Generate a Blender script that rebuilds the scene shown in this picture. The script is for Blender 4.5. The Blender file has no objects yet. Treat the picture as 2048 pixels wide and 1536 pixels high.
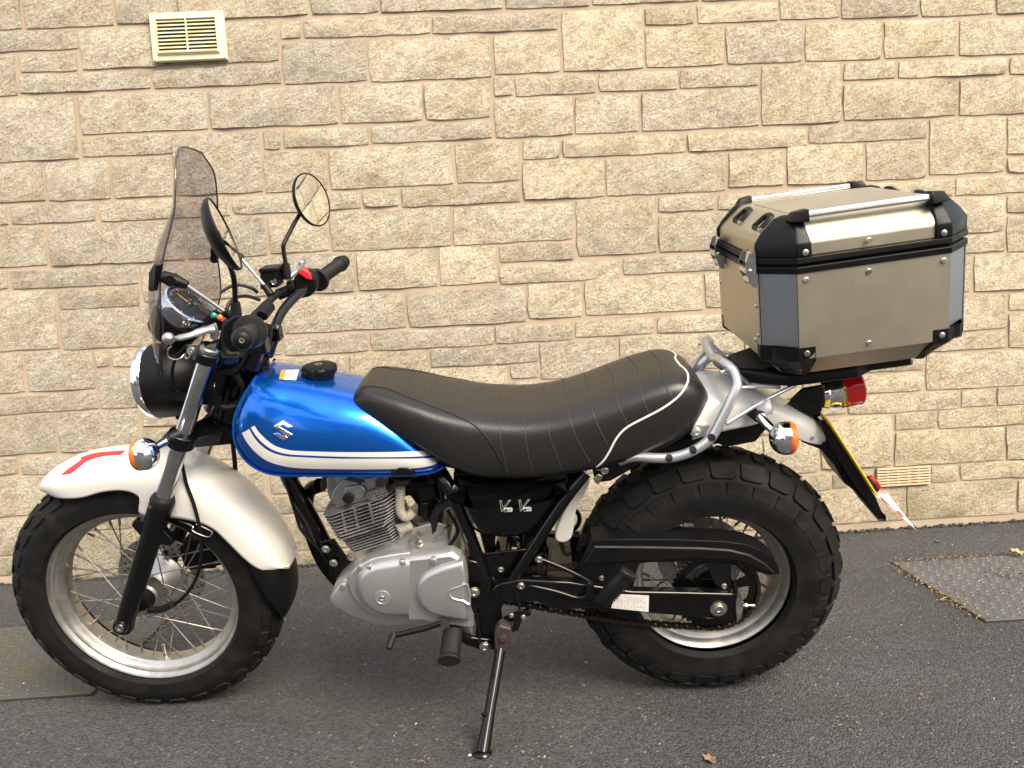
import bpy, bmesh, math, random
from math import sin, cos, pi, radians
from mathutils import Vector, Matrix
from mathutils.bvhtree import BVHTree
random.seed(7)
sc = bpy.context.scene
# ------------------------------------------------------------------ camera, sky, sun, exposure
F_PX, CAM_H, YAW, PITCH, ROLL = 1546.67, 0.97301, 0.0304, 0.097809, -0.052492
LEAN, PSI, BX, BY = 0.228946, -0.065647, -0.869042, 1.994142
WALL_Y = 3.0082
_f = Vector((sin(YAW)*cos(PITCH), cos(YAW)*cos(PITCH), -sin(PITCH)))
_r = Vector((cos(YAW), -sin(YAW), 0)); _u = _r.cross(_f)
CR = cos(ROLL)*_r + sin(ROLL)*_u; CU = -sin(ROLL)*_r + cos(ROLL)*_u; CF = _f
cam = bpy.data.cameras.new('camera'); camo = bpy.data.objects.new('camera', cam); sc.collection.objects.link(camo)
cam.sensor_width = 36; cam.lens = 36*F_PX/2048; cam.clip_start = .02; cam.clip_end = 500
camo.matrix_world = Matrix(((CR.x, CU.x, -CF.x, 0), (CR.y, CU.y, -CF.y, 0), (CR.z, CU.z, -CF.z, CAM_H), (0, 0, 0, 1)))
sc.camera = camo
SUN_EL, SUN_AZ = radians(46), radians(146)      # azimuth measured from +Y towards +X
w = bpy.data.worlds.new('World'); sc.world = w; w.use_nodes = True
nt = w.node_tree; nt.nodes.clear()
sky = nt.nodes.new('ShaderNodeTexSky'); sky.sky_type = 'NISHITA'; sky.sun_disc = False
sky.sun_elevation = SUN_EL; sky.sun_rotation = SUN_AZ; sky.air_density = 1.0; sky.dust_density = 3.0; sky.ozone_density = 1.0
bg = nt.nodes.new('ShaderNodeBackground'); bg.inputs['Strength'].default_value = 0.13
out = nt.nodes.new('ShaderNodeOutputWorld'); # broken cloud over the blue
tcw = nt.nodes.new('ShaderNodeTexCoord'); mpw = nt.nodes.new('ShaderNodeMapping'); mpw.inputs['Scale'].default_value = (1, 1, 2.2); nw = nt.nodes.new('ShaderNodeTexNoise'); nw.inputs['Scale'].default_value = 2.3; nw.inputs['Detail'].default_value = 7; nw.inputs['Roughness'].default_value = .55
nt.links.new(tcw.outputs['Generated'], mpw.inputs[0]); nt.links.new(mpw.outputs[0], nw.inputs[0]); rw_ = nt.nodes.new('ShaderNodeMapRange'); rw_.interpolation_type = 'SMOOTHSTEP'; rw_.inputs[1].default_value = .42; rw_.inputs[2].default_value = .60; nt.links.new(nw.outputs[0], rw_.inputs[0])
mw_ = nt.nodes.new('ShaderNodeMix'); mw_.data_type = 'RGBA'; nt.links.new(rw_.outputs[0], mw_.inputs[0]); nt.links.new(sky.outputs[0], mw_.inputs[6]); mw_.inputs[7].default_value = (4.6, 4.5, 4.3, 1)
nt.links.new(mw_.outputs[2], bg.inputs[0]); nt.links.new(bg.outputs[0], out.inputs[0])
sun = bpy.data.lights.new('sun', 'SUN'); sun.energy = 2.0; sun.angle = radians(32); sun.color = (1, .86, .66)
suno = bpy.data.objects.new('sun', sun); sc.collection.objects.link(suno)
sd = Vector((sin(SUN_AZ)*cos(SUN_EL), cos(SUN_AZ)*cos(SUN_EL), sin(SUN_EL)))
suno.rotation_euler = sd.to_track_quat('Z', 'Y').to_euler(); suno.location = sd*20
sc.view_settings.view_transform = 'Standard'; sc.view_settings.look = 'None'
sc.view_settings.exposure = 1.5; sc.view_settings.gamma = 1; sc.view_settings.use_curve_mapping = False
sc.render.engine = 'CYCLES'

# ------------------------------------------------------------------ frames: the leaning motorcycle has its own axes
cu = Vector((cos(PSI), sin(PSI), 0)); _n = Vector((-sin(PSI), cos(PSI), 0))
cw = Vector((0, 0, 1))*cos(LEAN) - _n*sin(LEAN); cv = _n*cos(LEAN) + Vector((0, 0, 1))*sin(LEAN)
BM = Matrix(((cu.x, cv.x, cw.x, BX), (cu.y, cv.y, cw.y, BY), (cu.z, cv.z, cw.z, 0), (0, 0, 0, 1)))
BI = BM.inverted(); CAMW = Vector((0, 0, CAM_H)); CAML = BI @ CAMW
def ray(x, y): return CF + CR*((x-1024)/F_PX) + CU*((768-y)/F_PX)
def P(x, y, v=0.0):
    "point of the motorcycle's own space in the plane v (sideways), measured from the photograph"
    d = BI.to_3x3() @ ray(x, y); t = (v-CAML.y)/d.y
    return CAML + d*t
def WP(x, y, Y=WALL_Y):
    d = ray(x, y); t = Y/d.y; return Vector((d.x*t, Y, CAM_H+d.z*t))
def GP(x, y, z=0.0):
    d = ray(x, y); t = (z-CAM_H)/d.z; return Vector((d.x*t, d.y*t, z))

# ------------------------------------------------------------------ mesh helpers
def cr(pts, n=6, closed=False):
    "Catmull-Rom through points"
    pts = [Vector(p) for p in pts]; m = len(pts); o = []
    rng = range(m if closed else m-1)
    for i in rng:
        g = lambda k: pts[k % m] if closed else pts[max(0, min(m-1, k))]
        a, b, c, d = g(i-1), g(i), g(i+1), g(i+2)
        for j in range(n):
            t = j/n
            o.append(.5*((2*b)+(c-a)*t+(2*a-5*b+4*c-d)*t*t+(3*b-a-3*c+d)*t**3))
    if not closed: o.append(pts[-1].copy())
    return o
class G:
    def __init__(s): s.v = []; s.f = []
    def add(s, vs, fs):
        o = len(s.v); s.v += [tuple(p) for p in vs]; s.f += [tuple(i+o for i in f) for f in fs]; return s
    def rings(s, R, closed=True, capa=True, capb=True, loop=False):
        n = len(R[0]); vs = [p for r in R for p in r]; fs = []
        m = len(R)
        for i in range(m if loop else m-1):
            k = (i+1) % m
            for j in range(n if closed else n-1):
                j2 = (j+1) % n; fs.append((i*n+j, i*n+j2, k*n+j2, k*n+j))
        if not loop and closed:
            if capa: fs.append(tuple(range(n-1, -1, -1)))
            if capb: fs.append(tuple((m-1)*n+j for j in range(n)))
        return s.add(vs, fs)
    def tube(s, pts, r, n=10, sm=0, sq=1.0):
        pts = [Vector(p) for p in pts]; rr = r if isinstance(r, (list, tuple)) else [r]*len(pts)
        if sm:
            q = cr(pts, sm); rr = [rr[min(len(rr)-1, int(i/sm))]*(1-(i % sm)/sm)+rr[min(len(rr)-1, int(i/sm)+1)]*((i % sm)/sm) for i in range(len(q))]; pts = q
        R = []; prev = None
        for i, p in enumerate(pts):
            t = (pts[min(i+1, len(pts)-1)]-pts[max(i-1, 0)])
            t = t.normalized() if t.length > 1e-9 else Vector((0, 0, 1))
            if prev is None: a = t.orthogonal().normalized()
            else:
                a = prev-t*prev.dot(t); a = a.normalized() if a.length > 1e-6 else t.orthogonal().normalized()
            prev = a; b = t.cross(a)
            R.append([p+(a*cos(2*pi*j/n)+b*sin(2*pi*j/n)*sq)*rr[i] for j in range(n)])
        return s.rings(R)
    def lathe(s, prof, o, ax, n=32, loop=False, caps=True, phase=0):
        "prof: (distance along axis, radius)"
        o = Vector(o); ax = Vector(ax).normalized(); a = ax.orthogonal().normalized(); b = ax.cross(a)
        R = [[o+ax*d+(a*cos(2*pi*j/n+phase)+b*sin(2*pi*j/n+phase))*max(r, 1e-5) for j in range(n)] for d, r in prof]
        return s.rings(R, capa=caps, capb=caps, loop=loop)
    def cyl(s, a, b, r, n=14, r2=None): return s.tube([a, b], [r, r if r2 is None else r2], n)
    def box(s, c, h, ax=None):
        c = Vector(c); X, Y, Z = [Vector(q) for q in (ax or ((1, 0, 0), (0, 1, 0), (0, 0, 1)))]
        vs = [c+X*h[0]*i+Y*h[1]*j+Z*h[2]*k for i in (-1, 1) for j in (-1, 1) for k in (-1, 1)]
        return s.add(vs, [(0, 1, 3, 2), (4, 6, 7, 5), (0, 4, 5, 1), (2, 3, 7, 6), (0, 2, 6, 4), (1, 5, 7, 3)])
    def prism(s, pts, d):
        pts = [Vector(p) for p in pts]; d = Vector(d); n = len(pts)
        return s.rings([pts, [p+d for p in pts]])
    def hull(s, pts):
        bm = bmesh.new(); [bm.verts.new(p) for p in pts]; r = bmesh.ops.convex_hull(bm, input=bm.verts)
        bm.verts.index_update(); used = {v for f in bm.faces for v in f.verts}; L = list(used); ix = {v: i for i, v in enumerate(L)}
        s.add([v.co.copy() for v in L], [tuple(ix[v] for v in f.verts) for f in bm.faces]); bm.free(); return s
    def ball(s, c, r, n=16, ax=(0, 0, 1)): 
        return s.lathe([(-cos(pi*i/(n//2))*r, sin(pi*i/(n//2))*r) for i in range(n//2+1)], c, ax, n)
    def bolt(s, c, r, ax=(0, -1, 0), h=None):
        "flanged hexagon head"
        h = h or r*.7
        s.lathe([(0, r*1.25), (h*.25, r*1.2), (h*.3, r*.95)], c, ax, 14)
        s.lathe([(h*.25, r), (h*.9, r), (h, r*.85), (h, r*.4), (h*.8, r*.35)], c, ax, 6)
        return s
def obj(name, g, mat, parent=None, smooth=40, bevel=0, seg=2, label=None, sub=0, solid=0, kind=None):
    me = bpy.data.meshes.new(name)
    if isinstance(g, G):
        me.from_pydata(g.v, [], g.f)
        bm = bmesh.new(); bm.from_mesh(me); bmesh.ops.remove_doubles(bm, verts=bm.verts, dist=1e-6); bmesh.ops.recalc_face_normals(bm, faces=bm.faces); bm.to_mesh(me); bm.free()
    else: me = g
    o = bpy.data.objects.new(name, me); sc.collection.objects.link(o)
    if mat: me.materials.append(mat)
    if smooth:
        me.shade_smooth(); me.set_sharp_from_angle(angle=radians(smooth))
    if parent: o.parent = parent
    if solid:
        m = o.modifiers.new('s', 'SOLIDIFY'); m.thickness = solid; m.offset = -1
    if bevel:
        m = o.modifiers.new('b', 'BEVEL'); m.width = bevel; m.segments = seg; m.limit_method = 'ANGLE'; m.angle_limit = radians(35); m.harden_normals = False
    if sub:
        m = o.modifiers.new('u', 'SUBSURF'); m.levels = sub; m.render_levels = sub
    if label: o['label'] = label
    if kind: o['kind'] = kind
    return o
def each(name, gs, mat, parent, **k):
    "alike small pieces, every one an object of its own"
    for g in gs: obj(name, g, mat, parent, **k)
def bolt(c, r, ax=(0, -1, 0)): return G().bolt(c, r, ax)
def empty(name, parent=None, loc=None, mw=None):
    o = bpy.data.objects.new(name, None); sc.collection.objects.link(o); o.empty_display_size = .05
    if parent: o.parent = parent
    if loc is not None: o.location = loc
    if mw is not None: o.matrix_world = mw
    return o
def tag(o, label, cat=None, group=None, kind=None):
    o['label'] = label
    if cat: o['category'] = cat
    if group: o['group'] = group
    if kind: o['kind'] = kind
    return o
def inset(pts, d):
    "offset a closed outline (lying in a plane of constant v) inwards"
    n = len(pts); A = sum(pts[i].x*pts[(i+1) % n].z-pts[(i+1) % n].x*pts[i].z for i in range(n)); sg = 1 if A > 0 else -1
    o = []
    for i in range(n):
        a, b, c = pts[i-1], pts[i], pts[(i+1) % n]
        e1 = Vector((b.x-a.x, 0, b.z-a.z)); e2 = Vector((c.x-b.x, 0, c.z-b.z))
        if e1.length < 1e-9 or e2.length < 1e-9: o.append(b.copy()); continue
        e1.normalize(); e2.normalize()
        n1 = Vector((-e1.z, 0, e1.x))*sg; n2 = Vector((-e2.z, 0, e2.x))*sg; m = n1+n2
        if m.length < 1e-3: m = n1
        m.normalize(); k = max(.5, m.dot(n1)); o.append(b+m*d/k)
    return o
def pillow(px, v, steps, sm=0, g=None, lock=None):
    "raised plate: traced outline at sideways position v, rings given as (inset, outwards)"
    pts = [P(x, y, v) for x, y in px]
    if lock: lo_u = P(lock[0], 1160, v).x
    if sm: pts = cr(pts, sm, True)
    R = []
    for ins, dv in steps:
        q = inset(pts, ins)
        if lock: q = [Vector((a.x, b.y, b.z)) if (a.x-lo_u)*lock[1] > -.0095 else b for a, b in zip(pts, q)]
        R.append([Vector((p.x, v-dv, p.z)) for p in q])
    g = g or G(); return g.rings(R)
def U(px, v): return [P(x, y, v) for x, y in px]

# ------------------------------------------------------------------ materials
def mat(name, col, rough=.5, metal=0.0, coat=0.0, bump=None, var=None, spec=.5, trans=0.0, ior=1.45, emit=None, coatr=.03, dirt=None):
    """bump=(scale, distance[, detail]); var=(scale, amount) mottles value; dirt=(scale, colour, amount)"""
    m = bpy.data.materials.new(name); m.use_nodes = True; nt = m.node_tree; b = nt.nodes['Principled BSDF']
    b.inputs['Base Color'].default_value = (*col, 1); b.inputs['Roughness'].default_value = rough; b.inputs['Metallic'].default_value = metal
    b.inputs['Coat Weight'].default_value = coat; b.inputs['Coat Roughness'].default_value = coatr; b.inputs['Specular IOR Level'].default_value = spec
    b.inputs['Transmission Weight'].default_value = trans; b.inputs['IOR'].default_value = ior
    tc = nt.nodes.new('ShaderNodeTexCoord'); L = nt.links
    src = None
    if var:
        n = nt.nodes.new('ShaderNodeTexNoise'); n.inputs['Scale'].default_value = var[0]; n.inputs['Detail'].default_value = 6
        L.new(tc.outputs['Object'], n.inputs[0])
        mr = nt.nodes.new('ShaderNodeMapRange'); mr.inputs[1].default_value = .3; mr.inputs[2].default_value = .7
        mr.inputs[3].default_value = 1-var[1]; mr.inputs[4].default_value = 1+var[1]; L.new(n.outputs[0], mr.inputs[0])
        mx = nt.nodes.new('ShaderNodeVectorMath'); mx.operation = 'SCALE'; mx.inputs[0].default_value = col; L.new(mr.outputs[0], mx.inputs['Scale'])
        src = mx.outputs[0]; L.new(src, b.inputs['Base Color'])
        mr2 = nt.nodes.new('ShaderNodeMapRange'); mr2.inputs[1].default_value = .3; mr2.inputs[2].default_value = .7
        mr2.inputs[3].default_value = max(0, rough*(1-var[1])); mr2.inputs[4].default_value = min(1, rough*(1+var[1])); L.new(n.outputs[0], mr2.inputs[0]); L.new(mr2.outputs[0], b.inputs['Roughness'])
    if dirt:
        n = nt.nodes.new('ShaderNodeTexNoise'); n.inputs['Scale'].default_value = dirt[0]; n.inputs['Detail'].default_value = 8; n.inputs['Roughness'].default_value = .7
        L.new(tc.outputs['Object'], n.inputs[0]); mr = nt.nodes.new('ShaderNodeMapRange'); mr.inputs[1].default_value = .52; mr.inputs[2].default_value = .7; mr.inputs[4].default_value = dirt[2]
        L.new(n.outputs[0], mr.inputs[0]); mx = nt.nodes.new('ShaderNodeMix'); mx.data_type = 'RGBA'
        L.new(mr.outputs[0], mx.inputs[0]); mx.inputs[6].default_value = (*col, 1); mx.inputs[7].default_value = (*dirt[1], 1)
        if src: L.new(src, mx.inputs[6])
        L.new(mx.outputs[2], b.inputs['Base Color'])
    if bump:
        n = nt.nodes.new('ShaderNodeTexNoise'); n.inputs['Scale'].default_value = bump[0]; n.inputs['Detail'].default_value = bump[2] if len(bump) > 2 else 3
        L.new(tc.outputs['Object'], n.inputs[0]); bp = nt.nodes.new('ShaderNodeBump'); bp.inputs['Distance'].default_value = bump[1]; bp.inputs['Strength'].default_value = 1
        L.new(n.outputs[0], bp.inputs['Height']); L.new(bp.outputs[0], b.inputs['Normal'])
    return m
M = {}
M['blue'] = mat('blue_paint', (.001, .15, .70), .25, .85, .8, bump=(900, .00003))
M['white'] = mat('pearl_white_paint', (.71, .695, .645), .33, 0, .8, var=(9, .02))
M['gloss'] = mat('black_gloss_paint', (.002, .002, .0025), .45, 0, .7, coatr=.03, spec=.1)
M['matte'] = mat('black_plastic', (.0045, .0045, .005), .44, spec=.28, bump=(700, .00012), var=(20, .15))
M['rubber'] = mat('tyre_rubber', (.0062, .0058, .0056), .7, spec=.3, bump=(500, .0002), var=(14, .25), dirt=(26, (.04, .034, .028), .28))
M['rub2'] = mat('soft_rubber', (.008, .008, .0085), .55, spec=.35)
M['chrome'] = mat('chrome', (.82, .82, .84), .06, 1, bump=(60, .00006))
M['stan'] = mat('hard_chrome', (.60, .60, .62), .06, 1, var=(30, .2))
M['alu'] = mat('satin_aluminium', (.50, .49, .46), .42, 1, var=(40, .12), dirt=(18, (.25, .2, .14), .35))
M['cast'] = mat('cast_engine_alloy', (.36, .355, .34), .5, .85, bump=(500, .0004, 5), var=(14, .2), dirt=(30, (.07, .05, .035), .8))
M['cover'] = mat('silver_engine_paint', (.50, .50, .495), .36, .75, .4, bump=(900, .00008), var=(6, .06), coatr=.2)
M['silv'] = mat('silver_paint', (.52, .53, .55), .3, .7, .6, var=(12, .05), coatr=.12)
M['steel'] = mat('zinc_plated_steel', (.55, .53, .47), .33, 1, var=(60, .25))
M['seat'] = mat('black_vinyl', (.013, .012, .011), .37, spec=.6, bump=(260, .0005, 4), var=(5, .12))
M['pipe'] = mat('cream_piping', (.75, .72, .64), .45)
M['stripe'] = mat('white_stripe_vinyl', (.74, .72, .66), .3, 0, .8)
M['dblue'] = mat('dark_blue_pinstripe', (.003, .03, .26), .3, 0, .8)
M['red'] = mat('red_print', (.62, .03, .035), .35)
M['redp'] = mat('red_switch', (.72, .02, .03), .35)
M['lwhite'] = mat('white_vinyl_sheet', (.78, .77, .80), .4, bump=(40, .0015))
M['paper'] = mat('label_paper', (.72, .70, .66), .5, dirt=(60, (.4, .35, .28), .4))
M['ink'] = mat('printed_ink', (.05, .05, .05), .5)
M['orange'] = mat('orange_print', (.85, .25, .03), .45)
M['yellow'] = mat('yellow_reflective', (.85, .62, .05), .35)
M['amber'] = mat('amber_lens', (.95, .22, .01), .12, 0, .6, trans=.35, spec=.6)
M['redl'] = mat('red_lens', (.7, .005, .012), .08, 0, .8, trans=.3)
M['green'] = mat('green_lens', (.01, .25, .2), .1, 0, .5)
M['chain'] = mat('oily_chain', (.05, .038, .028), .45, .8, dirt=(200, (.13, .07, .03), .7), bump=(900, .0003))
M['spoke'] = mat('spoke_steel', (.30, .28, .26), .4, .9, dirt=(80, (.10, .07, .05), .6))
M['beige'] = mat('braided_duct', (.42, .38, .30), .6, .1, bump=(300, .001))
M['mirror'] = mat('mirror_glass', (.92, .92, .92), .012, 1)
M['dial'] = mat('dial_face', (.03, .03, .028), .35)
M['needle'] = mat('needle', (.95, .45, .02), .4)
M['rusty'] = mat('brown_bracket', (.06, .045, .04), .5, .3)
def boxmetal(name, col, rough, sx, sz):
    m = mat(name, col, rough, 1.0); nt = m.node_tree; b = nt.nodes['Principled BSDF']; tc = nt.nodes.new('ShaderNodeTexCoord'); mp = nt.nodes.new('ShaderNodeMapping')
    mp.inputs['Scale'].default_value = (sx, sx, sz); n = nt.nodes.new('ShaderNodeTexNoise'); n.inputs['Scale'].default_value = 1; n.inputs['Detail'].default_value = 6
    nt.links.new(tc.outputs['Object'], mp.inputs[0]); nt.links.new(mp.outputs[0], n.inputs[0]); bp = nt.nodes.new('ShaderNodeBump'); bp.inputs['Distance'].default_value = .00025
    nt.links.new(n.outputs[0], bp.inputs['Height']); nt.links.new(bp.outputs[0], b.inputs['Normal'])
    n2 = nt.nodes.new('ShaderNodeTexNoise'); n2.inputs['Scale'].default_value = 9; n2.inputs['Detail'].default_value = 9; n2.inputs['Roughness'].default_value = .65; nt.links.new(tc.outputs['Object'], n2.inputs[0])
    mr = nt.nodes.new('ShaderNodeMapRange'); mr.inputs[1].default_value = .3; mr.inputs[2].default_value = .7; mr.inputs[3].default_value = rough*.93; mr.inputs[4].default_value = rough*1.08
    nt.links.new(n2.outputs[0], mr.inputs[0]); nt.links.new(mr.outputs[0], b.inputs['Roughness'])
    mr = nt.nodes.new('ShaderNodeMapRange'); mr.inputs[1].default_value = .3; mr.inputs[2].default_value = .7; mr.inputs[3].default_value = .95; mr.inputs[4].default_value = 1.03
    nt.links.new(n2.outputs[0], mr.inputs[0]); mx = nt.nodes.new('ShaderNodeVectorMath'); mx.operation = 'SCALE'; mx.inputs[0].default_value = col
    nt.links.new(mr.outputs[0], mx.inputs['Scale']); nt.links.new(mx.outputs[0], b.inputs['Base Color'])
    return m
M['bmet'] = boxmetal('brushed_aluminium_sheet', (.52, .47, .365), .46, 500, 6)
M['bcol'] = boxmetal('grey_anodised_profile', (.38, .405, .43), .45, 300, 5)
M['brail'] = boxmetal('ribbed_rail_aluminium', (.75, .74, .72), .22, 5, 900)
M['smoke'] = None
def smoke():
    m = bpy.data.materials.new('smoked_acrylic'); m.use_nodes = True; nt = m.node_tree; nt.nodes.clear(); o = nt.nodes.new('ShaderNodeOutputMaterial')
    t = nt.nodes.new('ShaderNodeBsdfTransparent'); t.inputs[0].default_value = (.765, .755, .785, 1); g = nt.nodes.new('ShaderNodeBsdfGlossy'); g.inputs['Roughness'].default_value = .03
    fr = nt.nodes.new('ShaderNodeFresnel'); fr.inputs[0].default_value = 1.4; mx = nt.nodes.new('ShaderNodeMixShader')
    ge = nt.nodes.new('ShaderNodeNewGeometry'); mb = nt.nodes.new('ShaderNodeMath'); mb.operation = 'SUBTRACT'; mb.inputs[0].default_value = 1; nt.links.new(ge.outputs['Backfacing'], mb.inputs[1]); ml = nt.nodes.new('ShaderNodeMath'); ml.operation = 'MULTIPLY'; nt.links.new(fr.outputs[0], ml.inputs[0]); nt.links.new(mb.outputs[0], ml.inputs[1]); nt.links.new(ml.outputs[0], mx.inputs[0]); nt.links.new(t.outputs[0], mx.inputs[1]); nt.links.new(g.outputs[0], mx.inputs[2]); nt.links.new(mx.outputs[0], o.inputs[0]); return m
M['smoke'] = smoke()
# ------------------------------------------------------------------ setting: tarmac
def ground_mat():
    m = bpy.data.materials.new('tarmac'); m.use_nodes = True; nt = m.node_tree; b = nt.nodes['Principled BSDF']; L = nt.links
    tc = nt.nodes.new('ShaderNodeTexCoord')
    vo = nt.nodes.new('ShaderNodeTexVoronoi'); vo.inputs['Scale'].default_value = 185; L.new(tc.outputs['Object'], vo.inputs['Vector'])
    n1 = nt.nodes.new('ShaderNodeTexNoise'); n1.inputs['Scale'].default_value = 320; n1.inputs['Detail'].default_value = 4; L.new(tc.outputs['Object'], n1.inputs[0])
    n2 = nt.nodes.new('ShaderNodeTexNoise'); n2.inputs['Scale'].default_value = 1.7; n2.inputs['Detail'].default_value = 7; n2.inputs['Roughness'].default_value = .62; L.new(tc.outputs['Object'], n2.inputs[0])
    cr_ = nt.nodes.new('ShaderNodeValToRGB'); e = cr_.color_ramp.elements
    e[0].position = .3; e[0].color = (.038, .0392, .0412, 1); e[1].position = .72; e[1].color = (.065, .0665, .069, 1); L.new(n2.outputs[0], cr_.inputs[0])
    # single chips: each cell its own grey, a few pale ones
    sp = nt.nodes.new('ShaderNodeSeparateColor'); L.new(vo.outputs['Color'], sp.inputs[0])
    mr = nt.nodes.new('ShaderNodeMapRange'); mr.inputs[3].default_value = .5; mr.inputs[4].default_value = 1.7; L.new(sp.outputs[0], mr.inputs[0])
    mx = nt.nodes.new('ShaderNodeVectorMath'); mx.operation = 'SCALE'; L.new(cr_.outputs[0], mx.inputs[0]); L.new(mr.outputs[0], mx.inputs['Scale'])
    gt = nt.nodes.new('ShaderNodeMath'); gt.operation = 'GREATER_THAN'; gt.inputs[1].default_value = .993; L.new(sp.outputs[1], gt.inputs[0])
    mc = nt.nodes.new('ShaderNodeMix'); mc.data_type = 'RGBA'; L.new(gt.outputs[0], mc.inputs[0]); L.new(mx.outputs[0], mc.inputs[6]); mc.inputs[7].default_value = (.19, .185, .17, 1)
    # brown dust in patches
    n3 = nt.nodes.new('ShaderNodeTexNoise'); n3.inputs['Scale'].default_value = 2.6; n3.inputs['Detail'].default_value = 8; n3.inputs['Roughness'].default_value = .7
    mp = nt.nodes.new('ShaderNodeMapping'); mp.inputs['Scale'].default_value = (.45, 1.3, 1); mp.inputs['Location'].default_value = (3.2, 1.1, 0); L.new(tc.outputs['Object'], mp.inputs[0]); L.new(mp.outputs[0], n3.inputs[0])
    r3 = nt.nodes.new('ShaderNodeMapRange'); r3.inputs[1].default_value = .46; r3.inputs[2].default_value = .72; r3.inputs[4].default_value = .40; L.new(n3.outputs[0], r3.inputs[0])
    md = nt.nodes.new('ShaderNodeMix'); md.data_type = 'RGBA'; L.new(r3.outputs[0], md.inputs[0]); L.new(mc.outputs[2], md.inputs[6]); md.inputs[7].default_value = (.052, .044, .032, 1)
    L.new(md.outputs[2], b.inputs['Base Color']); b.inputs['Roughness'].default_value = .78
    ad = nt.nodes.new('ShaderNodeMath'); ad.operation = 'MULTIPLY_ADD'; ad.inputs[1].default_value = -1.1; L.new(vo.outputs['Distance'], ad.inputs[0]); L.new(n1.outputs[0], ad.inputs[2])
    bp = nt.nodes.new('ShaderNodeBump'); bp.inputs['Distance'].default_value = .005; bp.inputs['Strength'].default_value = 1; L.new(ad.outputs[0], bp.inputs['Height']); L.new(bp.outputs[0], b.inputs['Normal'])
    return m
M['tarmac'] = ground_mat()
g = G(); g.add([(-40, -40, 0), (40, -40, 0), (40, 60, 0), (-40, 60, 0)], [(0, 1, 2, 3)])
gr = obj('ground', g, M['tarmac'], smooth=0); tag(gr, 'dark grey tarmac drive in front of the stone wall', kind='structure')

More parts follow.
